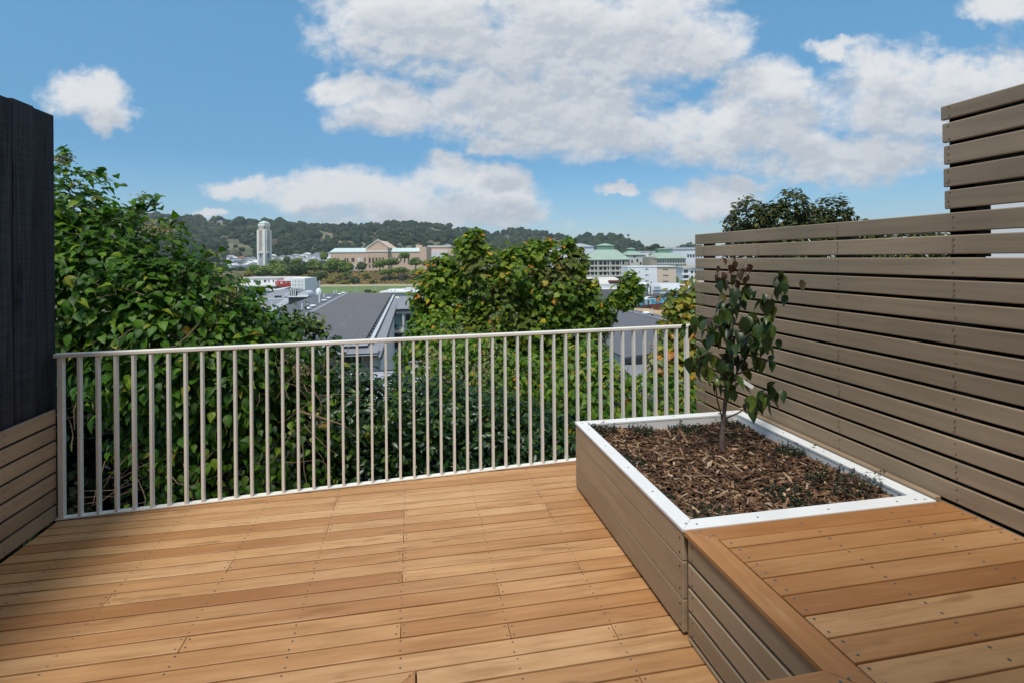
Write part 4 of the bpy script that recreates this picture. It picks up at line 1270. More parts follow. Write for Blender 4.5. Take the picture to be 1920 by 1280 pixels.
# soil and leaf litter below the deck, shade painted into the colour
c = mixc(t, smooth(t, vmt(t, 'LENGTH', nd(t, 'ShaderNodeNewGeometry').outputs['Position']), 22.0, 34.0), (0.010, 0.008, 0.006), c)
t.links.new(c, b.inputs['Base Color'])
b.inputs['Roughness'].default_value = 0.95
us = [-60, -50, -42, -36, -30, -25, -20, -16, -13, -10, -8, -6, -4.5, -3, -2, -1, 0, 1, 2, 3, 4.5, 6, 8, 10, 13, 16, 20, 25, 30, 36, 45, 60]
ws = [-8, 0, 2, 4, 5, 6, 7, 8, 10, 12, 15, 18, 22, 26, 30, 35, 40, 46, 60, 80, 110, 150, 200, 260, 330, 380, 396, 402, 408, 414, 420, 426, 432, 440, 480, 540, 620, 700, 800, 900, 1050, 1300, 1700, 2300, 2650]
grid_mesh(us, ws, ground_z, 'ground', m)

# ---- sports field below the bank
FIELD = plain('field_grass', (0.135, 0.20, 0.062), 0.9, 0.18, 0.08)
TRACK = plain('field_path', (0.40, 0.34, 0.22), 0.9, 0.15, 0.3)
fz = -17.98
m1 = MB().add([vw(-190, 265, fz), vw(10, 265, fz), vw(10, 376, fz), vw(-190, 376, fz)], [(0, 1, 2, 3)])
tag(m1.build('sports_field', FIELD), kind='structure')
m1 = MB().add([vw(-190, 377, fz), vw(20, 377, fz), vw(20, 400, fz + 0.3), vw(-190, 400, fz + 0.3)], [(0, 1, 2, 3)])
tag(m1.build('path', TRACK), kind='structure')

# ---- hills
m, t, b = new_mat('hill_ground')
tcn = nd(t, 'ShaderNodeTexCoord').outputs['Object']
n_a = nd(t, 'ShaderNodeTexNoise', {'Vector': tcn, 'Scale': 0.006, 'Detail': 8.0, 'Roughness': 0.7}).outputs[0]
n_b = nd(t, 'ShaderNodeTexNoise', {'Vector': tcn, 'Scale': 0.05, 'Detail': 4.0, 'Roughness': 0.7}).outputs[0]
c = ramp(t, n_a, [(0.30, (0.055, 0.075, 0.035)), (0.45, (0.10, 0.105, 0.05)), (0.57, (0.19, 0.17, 0.095)), (0.70, (0.26, 0.22, 0.14))])
c = mixc(t, smooth(t, n_b, 0.5, 0.68), c, (0.05, 0.07, 0.03))
t.links.new(c, b.inputs['Base Color'])
b.inputs['Roughness'].default_value = 0.95
HILL = m
WOOD = leafy('forest_crown', [(0.0, (0.017, 0.034, 0.017)), (0.5, (0.027, 0.048, 0.020)), (0.8, (0.041, 0.060, 0.024)), (0.95, (0.064, 0.076, 0.030)), (1.0, (0.093, 0.084, 0.051))], 0.9, 0.0, 0.1)
ICO_V, ICO_F = [], []
g_ = (1 + 5 ** 0.5) / 2
for a_, b_ in ((1, g_), (-1, g_), (1, -g_), (-1, -g_)):
    ICO_V += [(a_, b_, 0), (0, a_, b_), (b_, 0, a_)]
ICO_V = np.array(ICO_V, float) / math.sqrt(1 + g_ * g_)
for i in range(12):
    for j in range(i + 1, 12):
        for k in range(j + 1, 12):
            if all(abs(np.linalg.norm(ICO_V[p] - ICO_V[q_]) - 1.0515) < 0.01 for p, q_ in ((i, j), (j, k), (i, k))):
                n_ = np.cross(ICO_V[j] - ICO_V[i], ICO_V[k] - ICO_V[i])
                ICO_F.append((i, j, k) if n_ @ ICO_V[i] > 0 else (i, k, j))


def crowns(name, mat, P, S, rng, label=None):
    """a far-off wood: many small uneven crowns as one object"""
    n = len(P)
    V = ICO_V[None] * (1 + rng.normal(size=(n, 12, 1)) * 0.22)
    th_ = rng.uniform(0, 6.28, n)
    ct, st_ = np.cos(th_)[:, None], np.sin(th_)[:, None]
    V = np.stack([V[..., 0] * ct - V[..., 1] * st_, V[..., 0] * st_ + V[..., 1] * ct, V[..., 2] * 0.85], -1)
    co_ = (P[:, None, :] + V * S[:, None, None]).reshape(-1, 3)
    fs = (np.array(ICO_F)[None] + (np.arange(n) * 12)[:, None, None]).reshape(-1, 3)
    me = bpy.data.meshes.new(name)
    me.from_pydata(co_.tolist(), [], fs.tolist())
    o = link_mesh(me, name, mat)
    return tag(o, label, 'forest', kind='stuff')


def sil(pts, px):
    for (a, ya), (b_, yb) in zip(pts[:-1], pts[1:]):
        if a <= px <= b_:
            k = (px - a) / (b_ - a)
            k = k * k * (3 - 2 * k)
            return ya + (yb - ya) * k
    return pts[0][1] if px < pts[0][0] else pts[-1][1]


def hill(name, pts, D0, D1, zb, n_tree, tree_r, seed, bare, label, tree_drop=0.0):
    rng = np.random.default_rng(seed)
    wv_ = rng.uniform(0, 6.28, 6)

    def surf(px, tt):
        D = D0 + (D1 - D0) * tt
        zr = at(px, sil(pts, px) + tree_drop, D1).z
        u = tq(px, 484)[0] * D
        if tt <= 1:
            z = zb + (zr - zb) * (tt ** 0.85)
            z += math.sin(u * 0.012 + wv_[0]) * math.sin(tt * 5 + wv_[1] + u * 0.004) * 0.06 * (zr - zb) * min(1, 4 * tt * (1 - tt))
        else:
            z = zr - (tt - 1) * (zr - zb) * 0.9
        return vw(u, D, z)
    pxs = np.linspace(pts[0][0], pts[-1][0], 70)
    ts = np.linspace(0, 1.5, 26)
    vs = [tuple(surf(px, tt)) for tt in ts for px in pxs]
    n = len(pxs)
    fs = [(j * n + i, j * n + i + 1, (j + 1) * n + i + 1, (j + 1) * n + i) for j in range(len(ts) - 1) for i in range(n - 1)]
    me = bpy.data.meshes.new('hill')
    me.from_pydata(vs, [], fs)
    tag(link_mesh(me, 'hill', HILL, None, True, True), kind='structure')
    P, S = [], []
    while len(P) < n_tree:
        px = rng.uniform(pts[0][0], pts[-1][0])
        tt = rng.uniform(0.0, 1.06)
        f_ = math.sin(px * 0.031 + wv_[2]) + math.sin(tt * 9 + px * 0.017 + wv_[3]) + 0.8 * math.sin(px * 0.083 + tt * 14 + wv_[4])
        if f_ > bare and rng.random() < 0.9:
            continue
        p = surf(px, tt)
        s_ = tree_r * rng.lognormal(0, 0.32)
        P.append((p.x, p.y, p.z + s_ * 0.5))
        S.append(s_)
    crowns('forest', WOOD, np.array(P), np.array(S), rng, label)


hill('hill', [(-500, 412), (100, 405), (300, 406), (340, 409), (400, 413), (440, 416), (500, 418), (540, 421), (600, 424), (650, 424), (700, 423), (745, 421), (800, 423), (840, 427), (870, 432), (905, 438), (950, 452), (1010, 470)], 1000, 1750, -4, 5800, 7.0, 41, 1.6,
     'dark green wood covering the long hill behind the bell tower')
hill('hill', [(800, 470), (860, 450), (905, 440), (940, 439), (970, 432), (1000, 435), (1040, 441), (1075, 447), (1110, 455), (1160, 470), (1200, 484)], 1350, 1900, -10, 800, 7.0, 42, -0.55,
     'scattered trees on the brown grassy hill in the middle')
hill('hill', [(1020, 480), (1060, 458), (1095, 448), (1130, 447), (1155, 446), (1175, 452), (1195, 462), (1215, 472), (1250, 484)], 1250, 1600, -10, 1100, 7.0, 43, 2.0,
     'dark trees on the rounded hill behind the green roofed hospital')
hill('hill', [(1245, 484), (1262, 470), (1280, 463), (1294, 456), (1305, 464), (1340, 470), (1420, 486)], 1700, 2000, -10, 300, 7.0, 44, 3.0,
     'trees on the small hazy hill far off by the fence end')
P, S = [], []
rng = np.random.default_rng(45)
for (px, py, n_) in ((1212, 472, 8), (1222, 468, 10), (1230, 466, 10), (1238, 470, 8), (1205, 474, 6)):
    for i in range(n_):
        p = at(px + rng.normal() * 4, py + rng.normal() * 3, 820)
        P.append(tuple(p))
        S.append(rng.uniform(3.0, 5.0))
crowns('forest', WOOD, np.array(P), np.array(S), rng, 'clump of dark trees on the skyline between the green roofs')

# ---- building kit
GLASS = plain('dark_window_glass', (0.022, 0.026, 0.032), 0.12, 0.3, 0.6, spec=0.6)
WHITE = plain('white_wall', (0.85, 0.84, 0.815), 0.7, 0.07, 0.25)
OFFW = plain('off_white_wall', (0.62, 0.60, 0.55), 0.75, 0.08, 0.3)
LILAC = plain('pale_lilac_wall', (0.74, 0.745, 0.79), 0.7, 0.06, 0.3)
CREAM = plain('cream_wall', (0.72, 0.56, 0.42), 0.75, 0.06, 0.3)
BEIGE = plain('beige_concrete', (0.40, 0.345, 0.27), 0.8, 0.12, 0.3)
BRICK = plain('pinkish_brick', (0.66, 0.47, 0.35), 0.85, 0.12, 0.4, streak=(1, 1, 4))
COPPER = plain('verdigris_roof', (0.55, 0.655, 0.64), 0.7, 0.1, 0.3)
GREENR = plain('pale_green_roof', (0.33, 0.425, 0.345), 0.6, 0.08, 0.2)
GREENW = plain('green_wall', (0.16, 0.29, 0.20), 0.7, 0.1, 0.2)
STONE = plain('pale_stone', (0.86, 0.83, 0.74), 0.75, 0.1, 0.15)
STONE_G = plain('grey_stone_panel', (0.42, 0.43, 0.45), 0.75, 0.1, 0.2)
REDB = plain('red_slat', (0.22, 0.075, 0.045), 0.7, 0.2, 0.3)
REDW = plain('red_wall', (0.42, 0.045, 0.04), 0.6, 0.12, 0.3)
ROOFD = plain('dark_grey_metal_roof', (0.112, 0.110, 0.120), 0.5, 0.06, 0.7, streak=(0.15, 3.0, 1.0))
ROOFM = plain('mid_grey_metal_roof', (0.25, 0.255, 0.275), 0.5, 0.08, 0.6, streak=(3.0, 0.2, 1.0))
ROOFL = plain('light_grey_metal_roof', (0.42, 0.43, 0.45), 0.5, 0.07, 0.5, streak=(3.0, 0.2, 1.0))
TRIMD = plain('dark_trim', (0.03, 0.03, 0.034), 0.6, 0.2)
PALEM = plain('pale_metal', (0.58, 0.60, 0.62), 0.45, 0.06, 1.0)
PIPEW = plain('white_pipe', (0.80, 0.80, 0.78), 0.5, 0.05, 2.0)
TEAL = plain('green_tinted_glass', (0.22, 0.36, 0.34), 0.15, 0.2, 0.6, spec=0.6)
RUST = plain('rust_brown_sheet', (0.17, 0.055, 0.03), 0.8, 0.35, 0.3, streak=(2, 2, 0.3))
SAND = plain('excavated_sand', (0.46, 0.32, 0.18), 0.95, 0.25, 0.25)
ASPH = plain('asphalt', (0.075, 0.075, 0.078), 0.9, 0.2, 0.4)


class Far:
    """a building that stands D metres ahead, squared up to the deck; pixel sizes give its measured size in metres"""

    def __init__(s, name, label, cat, px, py, D, group=None, turn=0.0):
        s.D, s.px, s.py = D, px, py
        s.u0, s.v0 = tq(px, py)
        p = at(px, py, D)
        s.o = thing(name, label, cat, p, -YAW + turn, group)

    def x(s, px):
        return (tq(px, s.py)[0] - s.u0) * s.D

    def z(s, py, px=None):
        return (tq(px or s.px, py)[1] - s.v0) * s.D

    def box(s, part, a, b_, top, bot, y0, y1, mat, bevel=0.0):
        return MB().box(s.x(a), s.x(b_), y0, y1, s.z(bot), s.z(top)).build(part, mat, s.o, world=False, bevel=bevel)

    def win(s, a, b_, top, bot, y=0.0, mat=None, part='window'):
        return MB().box(s.x(a), s.x(b_), y - 0.12, y + 0.05, s.z(bot), s.z(top)).build(part, mat or GLASS, s.o, world=False)

    def hip(s, part, a, b_, eave, a2, b2, top, y0, y1, y2, y3, mat):
        x0, x1, x2, x3, z0, z1 = s.x(a), s.x(b_), s.x(a2), s.x(b2), s.z(eave), s.z(top)
        vs = [(x0, y0, z0), (x1, y0, z0), (x1, y1, z0), (x0, y1, z0), (x2, y2, z1), (x3, y2, z1), (x3, y3, z1), (x2, y3, z1)]
        return MB().add(vs, [(3, 2, 1, 0), (4, 5, 6, 7), (0, 1, 5, 4), (1, 2, 6, 5), (2, 3, 7, 6), (3, 0, 4, 7)]).build(part, mat, s.o, world=False)

    def gable(s, part, a, b_, eave, top, y0, y1, mat, apex=None):
        x0, x1, xm, z0, z1 = s.x(a), s.x(b_), s.x(apex if apex else (a + b_) / 2), s.z(eave), s.z(top)
        vs = [(x0, y0, z0), (x1, y0, z0), (xm, y0, z1), (x0, y1, z0), (x1, y1, z0), (xm, y1, z1)]
        return MB().add(vs, [(0, 1, 2), (5, 4, 3), (1, 4, 5, 2), (3, 0, 2, 5), (0, 3, 4, 1)]).build(part, mat, s.o, world=False)


# ---- bell tower
tw = Far('bell_tower', 'tall pale stone bell tower with vertical red louvres standing against the wooded hill', 'tower', 496, 506, 560, turn=-R(16))
k = 560 / F
sd_ = 5.1
hz = lambda py: tw.z(py)
M_ = MB()
M_.box(-sd_, sd_, -sd_, sd_, hz(506) - 4, hz(432))
for a_, b_ in ((-sd_ + 1.0, -sd_ + 3.3), (sd_ - 3.3, sd_ - 1.0)):
    pass
M_.build('shaft', STONE, tw.o, world=False)
sd2 = 4.3
M_ = MB().box(-sd2, sd2, -sd2, sd2, hz(432), hz(421))
M_.build('belfry', STONE, tw.o, world=False)
MB().box(-sd2 + 0.5, sd2 - 0.5, -sd2 + 0.5, sd2 - 0.5, hz(421), hz(419)).build('parapet', STONE, tw.o, world=False)
z0, z1 = hz(419), hz(415)
MB().add([(-4.2, -4.2, z0), (4.2, -4.2, z0), (4.2, 4.2, z0), (-4.2, 4.2, z0), (-1, -1, z1), (1, -1, z1), (1, 1, z1), (-1, 1, z1)],
         [(0, 1, 5, 4), (1, 2, 6, 5), (2, 3, 7, 6), (3, 0, 4, 7), (4, 5, 6, 7), (3, 2, 1, 0)]).build('roof', COPPER, tw.o, world=False)
for side in (0, 1):
    def put(part, xa, xb, za, zb, mat, d=0.18, s_=sd_):
        mb = MB()
        if side == 0:
            mb.box(xa, xb, -s_ - d, -s_ + 0.3, za, zb)
        else:
            mb.box(s_ - 0.3, s_ + d, xa, xb, za, zb)
        return mb.build(part, mat, tw.o, world=False)
    for xa in (-2.0, -0.4, 1.2):
        put('louvre', xa, xa + 0.8, hz(472), hz(432.0) - 0.02, REDB)
        put('louvre', xa, xa + 0.8, hz(432.0), hz(424), REDB, 0.18, sd2)
    for xa in (-2.75, -1.15, 0.45, 2.05):
        put('rib', xa, xa + 0.7, hz(472), hz(432.0) - 0.02, STONE, 0.45)
        put('rib', xa, xa + 0.7, hz(432.0), hz(424), STONE, 0.40, sd2)
    put('opening', -4.1, -3.0, hz(431), hz(424.5), GLASS, 0.06, sd2)
    put('opening', 3.0, 4.1, hz(431), hz(424.5), GLASS, 0.06, sd2)
    put('balcony', -3.0, 2.9, hz(475.5), hz(473), STONE, 0.9)
    put('window', -0.7, 0.5, hz(483), hz(475.6), GLASS, 0.22)
    put('window', -0.5, 0.4, hz(462), hz(455), GLASS, 0.30)
    put('panel', -2.8, 2.7, hz(500), hz(475.6), STONE_G, 0.08)

# ---- museum
mu = Far('museum', 'long pinkish brick museum with pale green roof and central pediment on the bank', 'museum', 708, 509, 480)
mu.box('wing', 620, 689, 472.5, 512, 0, 28, BRICK)
mu.box('wing', 729.5, 790, 472.5, 512, 0, 28, BRICK)
mu.box('centre_block', 689, 729.5, 466, 512, -5, 34, BRICK)
mu.box('pavilion', 788, 801, 464, 512, -3, 26, BRICK)
mu.box('chimney', 777, 788, 460, 466.5, 8, 13, BRICK)
mu.hip('roof', 618.5, 688.9, 472.3, 623, 688.9, 464.8, -0.6, 28, 8, 22, COPPER)
mu.hip('roof', 729.6, 787.9, 472.3, 729.6, 787.9, 465.5, -0.6, 28, 8, 22, COPPER)
mu.box('cornice', 688.4, 730.2, 470.8, 472.8, -5.6, -4.9, STONE)
mu.box('cornice', 619.6, 688.3, 472.3, 473.4, -0.5, 0.05, STONE)
mu.box('cornice', 730.4, 787.8, 472.3, 473.4, -0.5, 0.05, STONE)
mu.gable('pediment', 691, 733, 465.9, 451.5, -4.4, 30, BRICK)
for (a_, b_, ya, yb) in ((690.2, 712, 465.7, 451.0), (712, 733.8, 451.0, 465.7)):
    x0, x1 = mu.x(a_), mu.x(b_)
    MB().add([(x0, -5.1, mu.z(ya)), (x1, -5.1, mu.z(yb)), (x1, -5.1, mu.z(yb) + 0.9), (x0, -5.1, mu.z(ya) + 0.9),
              (x0, -4.3, mu.z(ya)), (x1, -4.3, mu.z(yb)), (x1, -4.3, mu.z(yb) + 0.9), (x0, -4.3, mu.z(ya) + 0.9)],
             [(0, 1, 2, 3), (7, 6, 5, 4), (3, 2, 6, 7), (0, 4, 5, 1), (1, 5, 6, 2), (0, 3, 7, 4)]).build('pediment_trim', STONE, mu.o, world=False)
for px in (693.2, 699.4, 705.6, 711.8, 718, 724.2):
    mu.box('pilaster', px - 0.7, px + 0.7, 477, 496, -5.5, -4.95, BRICK)
for px in (696.3, 702.5, 708.7, 714.9, 721.1):
    mu.win(px - 1.4, px + 1.4, 483.5, 493.5, -5)
    mu.win(px - 1.2, px + 1.2, 497, 503, -5)
for px in (628, 634, 647.5, 652, 660.5, 663.5, 676, 684.5, 739, 745, 752, 759, 766, 777, 781, 785):
    mu.win(px - 1.2, px + 1.2, 483.8, 491, 0)
for px in (672, 674.6, 677.2):
    mu.win(px - 0.9, px + 0.9, 483.5, 490.8, -0.1, WHITE, 'window_panel')
mu.box('plinth', 655, 689, 499, 512, -1.2, -0.05, OFFW)
for px in (662, 668, 680):
    mu.win(px - 1.3, px + 1.3, 500.5, 505, -1.2)
mw = Far('low_building', 'pale flat-topped brick building just right of the museum', 'building', 820, 505, 520)
mw.box('wall', 803, 850, 463, 512, 0, 22, BRICK)
mw.box('roof_edge', 802, 851, 461, 463, -1, 23, STONE)
mw.box('annex', 801.5, 840, 472, 512, -4, -0.1, LILAC)

# ---- small white houses at the foot of the hill
rng = np.random.default_rng(50)
spots = [(436, 487), (443, 492), (449, 486), (455, 493), (461, 487), (468, 491), (473, 486), (478, 493), (452, 497), (466, 497), (440, 498), (474, 498), (513, 489), (520, 486), (528, 484),
         (545, 485), (551, 482), (556, 485), (562, 481), (567, 483), (573, 479), (577, 482), (582, 486), (571, 487), (589, 481), (594, 478), (600, 480), (606, 477), (612, 481), (617, 477), (838, 462), (846, 466), (600, 486), (560, 488)] + [(428 + 7.3 * i + (i * 37 % 5), 484 + (i * 53 % 17)) for i in range(8)] + [(508 + 6.5 * i, 482 + (i * 29 % 9)) for i in range(17)] + [(432 + 9.1 * i, 500 + (i * 7 % 5)) for i in range(6)]
WARM = plain('cream_house_wall', (0.66, 0.60, 0.50), 0.8, 0.08, 0.4)
BLUEG = plain('blue_grey_house_wall', (0.50, 0.55, 0.60), 0.8, 0.08, 0.4)
REDR = plain('red_house_roof', (0.42, 0.11, 0.07), 0.8, 0.1, 0.4)
for i, (px, py) in enumerate(spots):
    D = 900.0
    for D_ in range(450, 960, 6):
        if at(px, py + 2.5, D_).z <= ground_z(tq(px, 484)[0] * D_, D_):
            D = D_ + rng.uniform(0, 8)
            break
    wd = rng.uniform(3.6, 5.6) * F / D
    hh = rng.uniform(3.4, 5.0) * F / D
    wall = [WHITE, WHITE, WARM, BLUEG][rng.integers(4)]
    roof = [ROOFL, ROOFM, WHITE][rng.integers(3)]
    lab = 'small pale house among many at the foot of the wooded hill'
    if i == 2:
        roof, lab = REDR, 'small house with a red roof at the hill foot left of the bell tower'
    fh = Far('house', lab, 'house', px, py + hh / 2 + 6, D, 'houses at the foot of the wooded hill', turn=rng.uniform(-0.5, 0.5))
    fh.box('wall', px - wd, px + wd, py - hh / 2, py + hh / 2 + 8, 0, 9, wall)
    fh.gable('roof', px - wd * 1.08, px + wd * 1.08, py - hh / 2, py - hh / 2 - hh * 0.5, -0.6, 9.6, roof)
    for q_ in (-0.5, 0.1, 0.6):
        fh.win(px + wd * q_ - 0.4, px + wd * q_ + 0.45, py - hh * 0.2, py + hh * 0.12, 0)

rng = np.random.default_rng(51)
P, S = [], []
while len(P) < 420:
    D = rng.uniform(470, 960)
    px = rng.uniform(405, 640)
    u = tq(px, 484)[0] * D
    P.append(tuple(vw(u, D, ground_z(u, D) + 0.8)))
    S.append(rng.uniform(1.4, 3.4))
crowns('garden_trees', WOOD, np.array(P), np.array(S), rng, 'garden trees and hedges scattered between the small houses at the hill foot')

# ---- white and red school by the field
sc_ = Far('school', 'long white two storey school with a red upper block beside the playing field', 'school', 515, 575, 200)
sc_.box('wall', 440, 534, 522.5, 577, 4, 16, WHITE)
sc_.box('roof_edge', 439, 534.5, 521.5, 522.5, 3.6, 16.4, OFFW)
sc_.box('lower_wing', 440, 518, 541.5, 577, -2, 4, WHITE)
sc_.box('canopy', 438, 520, 534.5, 537, -1.0, 3.9, OFFW)
sc_.box('canopy', 438, 514, 547.5, 549.5, -4.2, -1.9, PALEM)
for px in (467.5, 470, 472.6, 478.5, 487, 489.5, 495.6, 504, 512.8):
    sc_.win(px - 0.9, px + 0.9, 526, 530.5, 4)
for px in (462, 468, 474, 481, 497, 503, 508):
    sc_.win(px - 1.6, px + 1.6, 542.2, 546.2, -2)
rb = sc_.box('red_block', 514, 552, 527.8, 538, 1.0, 4.5, REDW)
for px in (518, 535.5, 542.5):
    sc_.win(px - 1.3, px + 1.3, 529.3, 531.0, 1.0, OFFW)
sc_.win(524, 528.5, 529, 533, 1.0, PALEM)
sc_.box('upper_wall', 531, 557, 522, 527.7, 0.8, 14, WHITE)
sc_.box('end_block', 552, 578, 522.2, 577, -3, 9, WHITE)
for r_i in range(4):
    for px in (555.5, 560.5, 567, 572.5):
        sc_.win(px - 0.5, px + 0.5, 526.5 + 6.5 * r_i, 528.2 + 6.5 * r_i, -3)
# white roof running down towards the end block, with a dark glazed gable
x0, x1 = sc_.x(503), sc_.x(552)
MB().add([(x0, -8, sc_.z(546.5)), (x1, -8, sc_.z(538.3)), (x1, -3.1, sc_.z(536.8)), (x0, -3.1, sc_.z(545))] + [(x0, -8, sc_.z(548)), (x1, -8, sc_.z(539.8)), (x1, -3.1, sc_.z(538.2)), (x0, -3.1, sc_.z(546.4))],
         [(0, 1, 2, 3), (7, 6, 5, 4), (0, 4, 5, 1), (1, 5, 6, 2), (2, 6, 7, 3), (3, 7, 4, 0)]).build('slanted_roof', WHITE, sc_.o, world=False)
sc_.box('wall', 505, 535, 546, 577, -7.4, -3.2, WHITE)
sc_.box('glazed_end', 535.2, 552, 541, 577, -7.5, -3.2, TRIMD)

# ---- netting screen and field-side bits
nt = Far('netting_screen', 'grey mesh netting screen at the corner of the playing field', 'screen', 590, 556, 235)
x0, x1, x2 = nt.x(577), nt.x(600), nt.x(578)
MB().add([(x0, 0, nt.z(553)), (x1, 0, nt.z(551)), (x1, 0, nt.z(526.5)), (x0, 0, nt.z(535)), (x0, 0.12, nt.z(553)), (x1, 0.12, nt.z(551)), (x1, 0.12, nt.z(526.5)), (x0, 0.12, nt.z(535))],
         [(0, 1, 2, 3), (7, 6, 5, 4), (3, 2, 6, 7), (0, 3, 7, 4), (1, 5, 6, 2), (0, 4, 5, 1)]).build('mesh', plain('grey_netting', (0.27, 0.28, 0.28), 0.9, 0.15, 2.0), nt.o, world=False)
nt.box('post', 599.6, 600.4, 525.5, 556, -0.15, 0.25, PALEM)
nt.box('post', 577.2, 578.0, 533.5, 556, -0.15, 0.25, PALEM)
wf = Far('flat_roof_building', 'low white roofed building behind the far end of the big grey roof', 'building', 765, 575, 150)
wf.box('roof', 712, 790, 546.8, 549, 0, 14, WHITE)
wf.box('wall', 714, 788, 549.1, 580, 0.6, 13, OFFW)
wf.box('plant_box', 752, 775, 542.5, 546.7, 4, 10, PALEM)
for px in (719, 727, 735, 781):
    wf.box('roof_box', px - 1.6, px + 1.6, 545, 546.7, 3, 5, PALEM)
# goal posts / light poles by the field
for (px, py0, py1, lab) in ((668, 546, 524, 'thin pale pole at the edge of the playing field left of the others'), (704, 546, 527, 'thin pale pole standing in the middle of the playing field')):
    gp = Far('pole', lab, 'pole', px, 551, 285)
    MB().tube([(0, 0, 0), (0, 0, gp.z(py1))], [0.1, 0.06], 6).build('shaft', PALEM, gp.o, world=False)
    MB().box(-0.25, 0.25, -0.15, 0.15, gp.z(py1) - 0.1, gp.z(py1) + 0.12).build('cap', PALEM, gp.o, world=False)

# ---- big apartment building with the long grey roof
ZR = H - 8.0
ap = thing('apartment_building', 'large apartment building with a long dark grey metal roof below the deck', 'building', (-9, 92, -18))


def slab(part, pts, th, mat, parent=ap):
    """a sheet through world points with thickness th downwards"""
    n = len(pts)
    vs = [tuple(p) for p in pts] + [(p[0], p[1], p[2] - th) for p in pts]
    return MB().add(vs, [tuple(range(n)), tuple(range(2 * n - 1, n - 1, -1))] + [(i, n + i, n + (i + 1) % n, (i + 1) % n) for i in range(n)]).build(part, mat, parent)


XRG, XRE, YN, YF_ = -15.13, -4.93, 57.4, 132.0
ZE = ZR - 0.52
slab('roof', [(XRG, YN, ZR), (XRE, YN, ZE), (XRE, YF_, ZE), (XRG, YF_, ZR)], 0.18, ROOFD)
slab('roof', [(-22.6, YN, ZR - 0.45), (XRG - 0.01, YN, ZR), (XRG - 0.01, YF_, ZR), (-22.6, YF_, ZR - 0.45)], 0.18, ROOFD)
sms = MB()
for i in range(1, 76):
    y = YN + i * 0.98
    sms.add([(XRG + 0.5, y, ZR - 0.022), (XRE, y, ZE + 0.003), (XRE, y + 0.06, ZE + 0.003), (XRG + 0.5, y + 0.06, ZR - 0.022), (XRG + 0.5, y + 0.03, ZR + 0.03), (XRE, y + 0.03, ZE + 0.05)], [(0, 1, 5, 4), (2, 3, 4, 5), (0, 4, 3), (1, 2, 5)])
tag(sms.build('roof_seam', ROOFD, ap), kind='stuff')
MB().box(XRG - 0.42, XRG + 0.42, YN, YF_, ZR - 0.02, ZR + 0.06).build('ridge_cap', ROOFM, ap)
MB().box(XRE + 0.02, XRE + 0.42, YN - 1, YF_ - 3, ZE - 0.7, ZE - 0.35).build('gutter', TRIMD, ap)
for i in range(26):
    y = YN + i * 2.85
    MB().box(XRE + 0.05, XRE + 0.40, y, y + 0.18, ZE - 0.349, ZE - 0.2).build('gutter_bracket', ROOFM, ap)
MB().box(XRE + 0.43, XRE + 0.80, YN - 3, YF_ - 3, ZE - 0.7, ZE - 0.12).build('capping', PALEM, ap)
MB().box(XRE + 0.81, XRE + 0.90, YN - 3, YF_ - 3, ZE - 0.7, ZE - 0.28).build('capping_edge', TRIMD, ap)
slab('lower_roof', [(XRE + 0.91, 50.5, ZE - 0.42), (-2.92, 49.6, ZE - 0.45), (-2.92, 122, ZE - 0.45), (XRE + 0.91, 122, ZE - 0.42)], 0.12, ROOFM)
MB().box(-2.91, -2.78, 49.6, 122, ZE - 0.72, ZE - 0.42).build('roof_edge', TRIMD, ap)
MB().box(-22.2, -3.1, 53.5, 131.5, -18, ZE - 0.75).build('wall', OFFW, ap)
MB().box(-3.08, -2.95, 51.0, 90.0, -18, ZE - 0.73).build('wall', PALEM, ap)
# light slashes: walkway pads on the roof
for (px, py) in ((688, 566), (678, 576), (661, 590), (645, 607)):
    x, y = onz(px, py, ZR - 0.2)
    zz = ZR - (x - XRG) * 0.51 / (XRE - XRG)
    MB().box(x - 0.55, x + 0.25, y - 0.25, y + 0.25, zz + 0.003, zz + 0.02).build('roof_pad', ROOFM, ap)


def pipe_vent(px, py, hgt, rad, parent=ap, z=None):
    x, y = onz(px, py, z if z is not None else ZR - 0.15)
    zz = z if z is not None else ZR - 0.15
    o = MB().tube([(x, y, zz - 0.3), (x, y, zz + hgt * 0.93), (x, y, zz + hgt)], [rad, rad, rad * 0.9], 10).build('vent_pipe', PIPEW, parent)
    MB().lathe((x, y, zz), [(rad * 1.7, -0.3), (rad * 1.5, 0.05), (rad * 1.05, 0.2)], 10).build('flashing', TRIMD, o)
    return o


def cowl(px, py, rad, parent=ap, z=None):
    zz = z if z is not None else ZR - 0.15
    x, y = onz(px, py, zz)
    o = MB().lathe((x, y, zz), [(rad * 0.72, -0.25), (rad * 0.72, rad * 0.35), (rad * 0.95, rad * 0.40), (rad, rad * 0.62), (rad * 0.85, rad * 0.85), (rad * 0.35, rad * 0.95)], 14).build('roof_vent', PIPEW, parent, smooth_=False)
    MB().lathe((x, y, zz), [(rad * 0.735, rad * 0.20), (rad * 0.735, rad * 0.33)], 14).build('vent_slot', TRIMD, o)
    return o


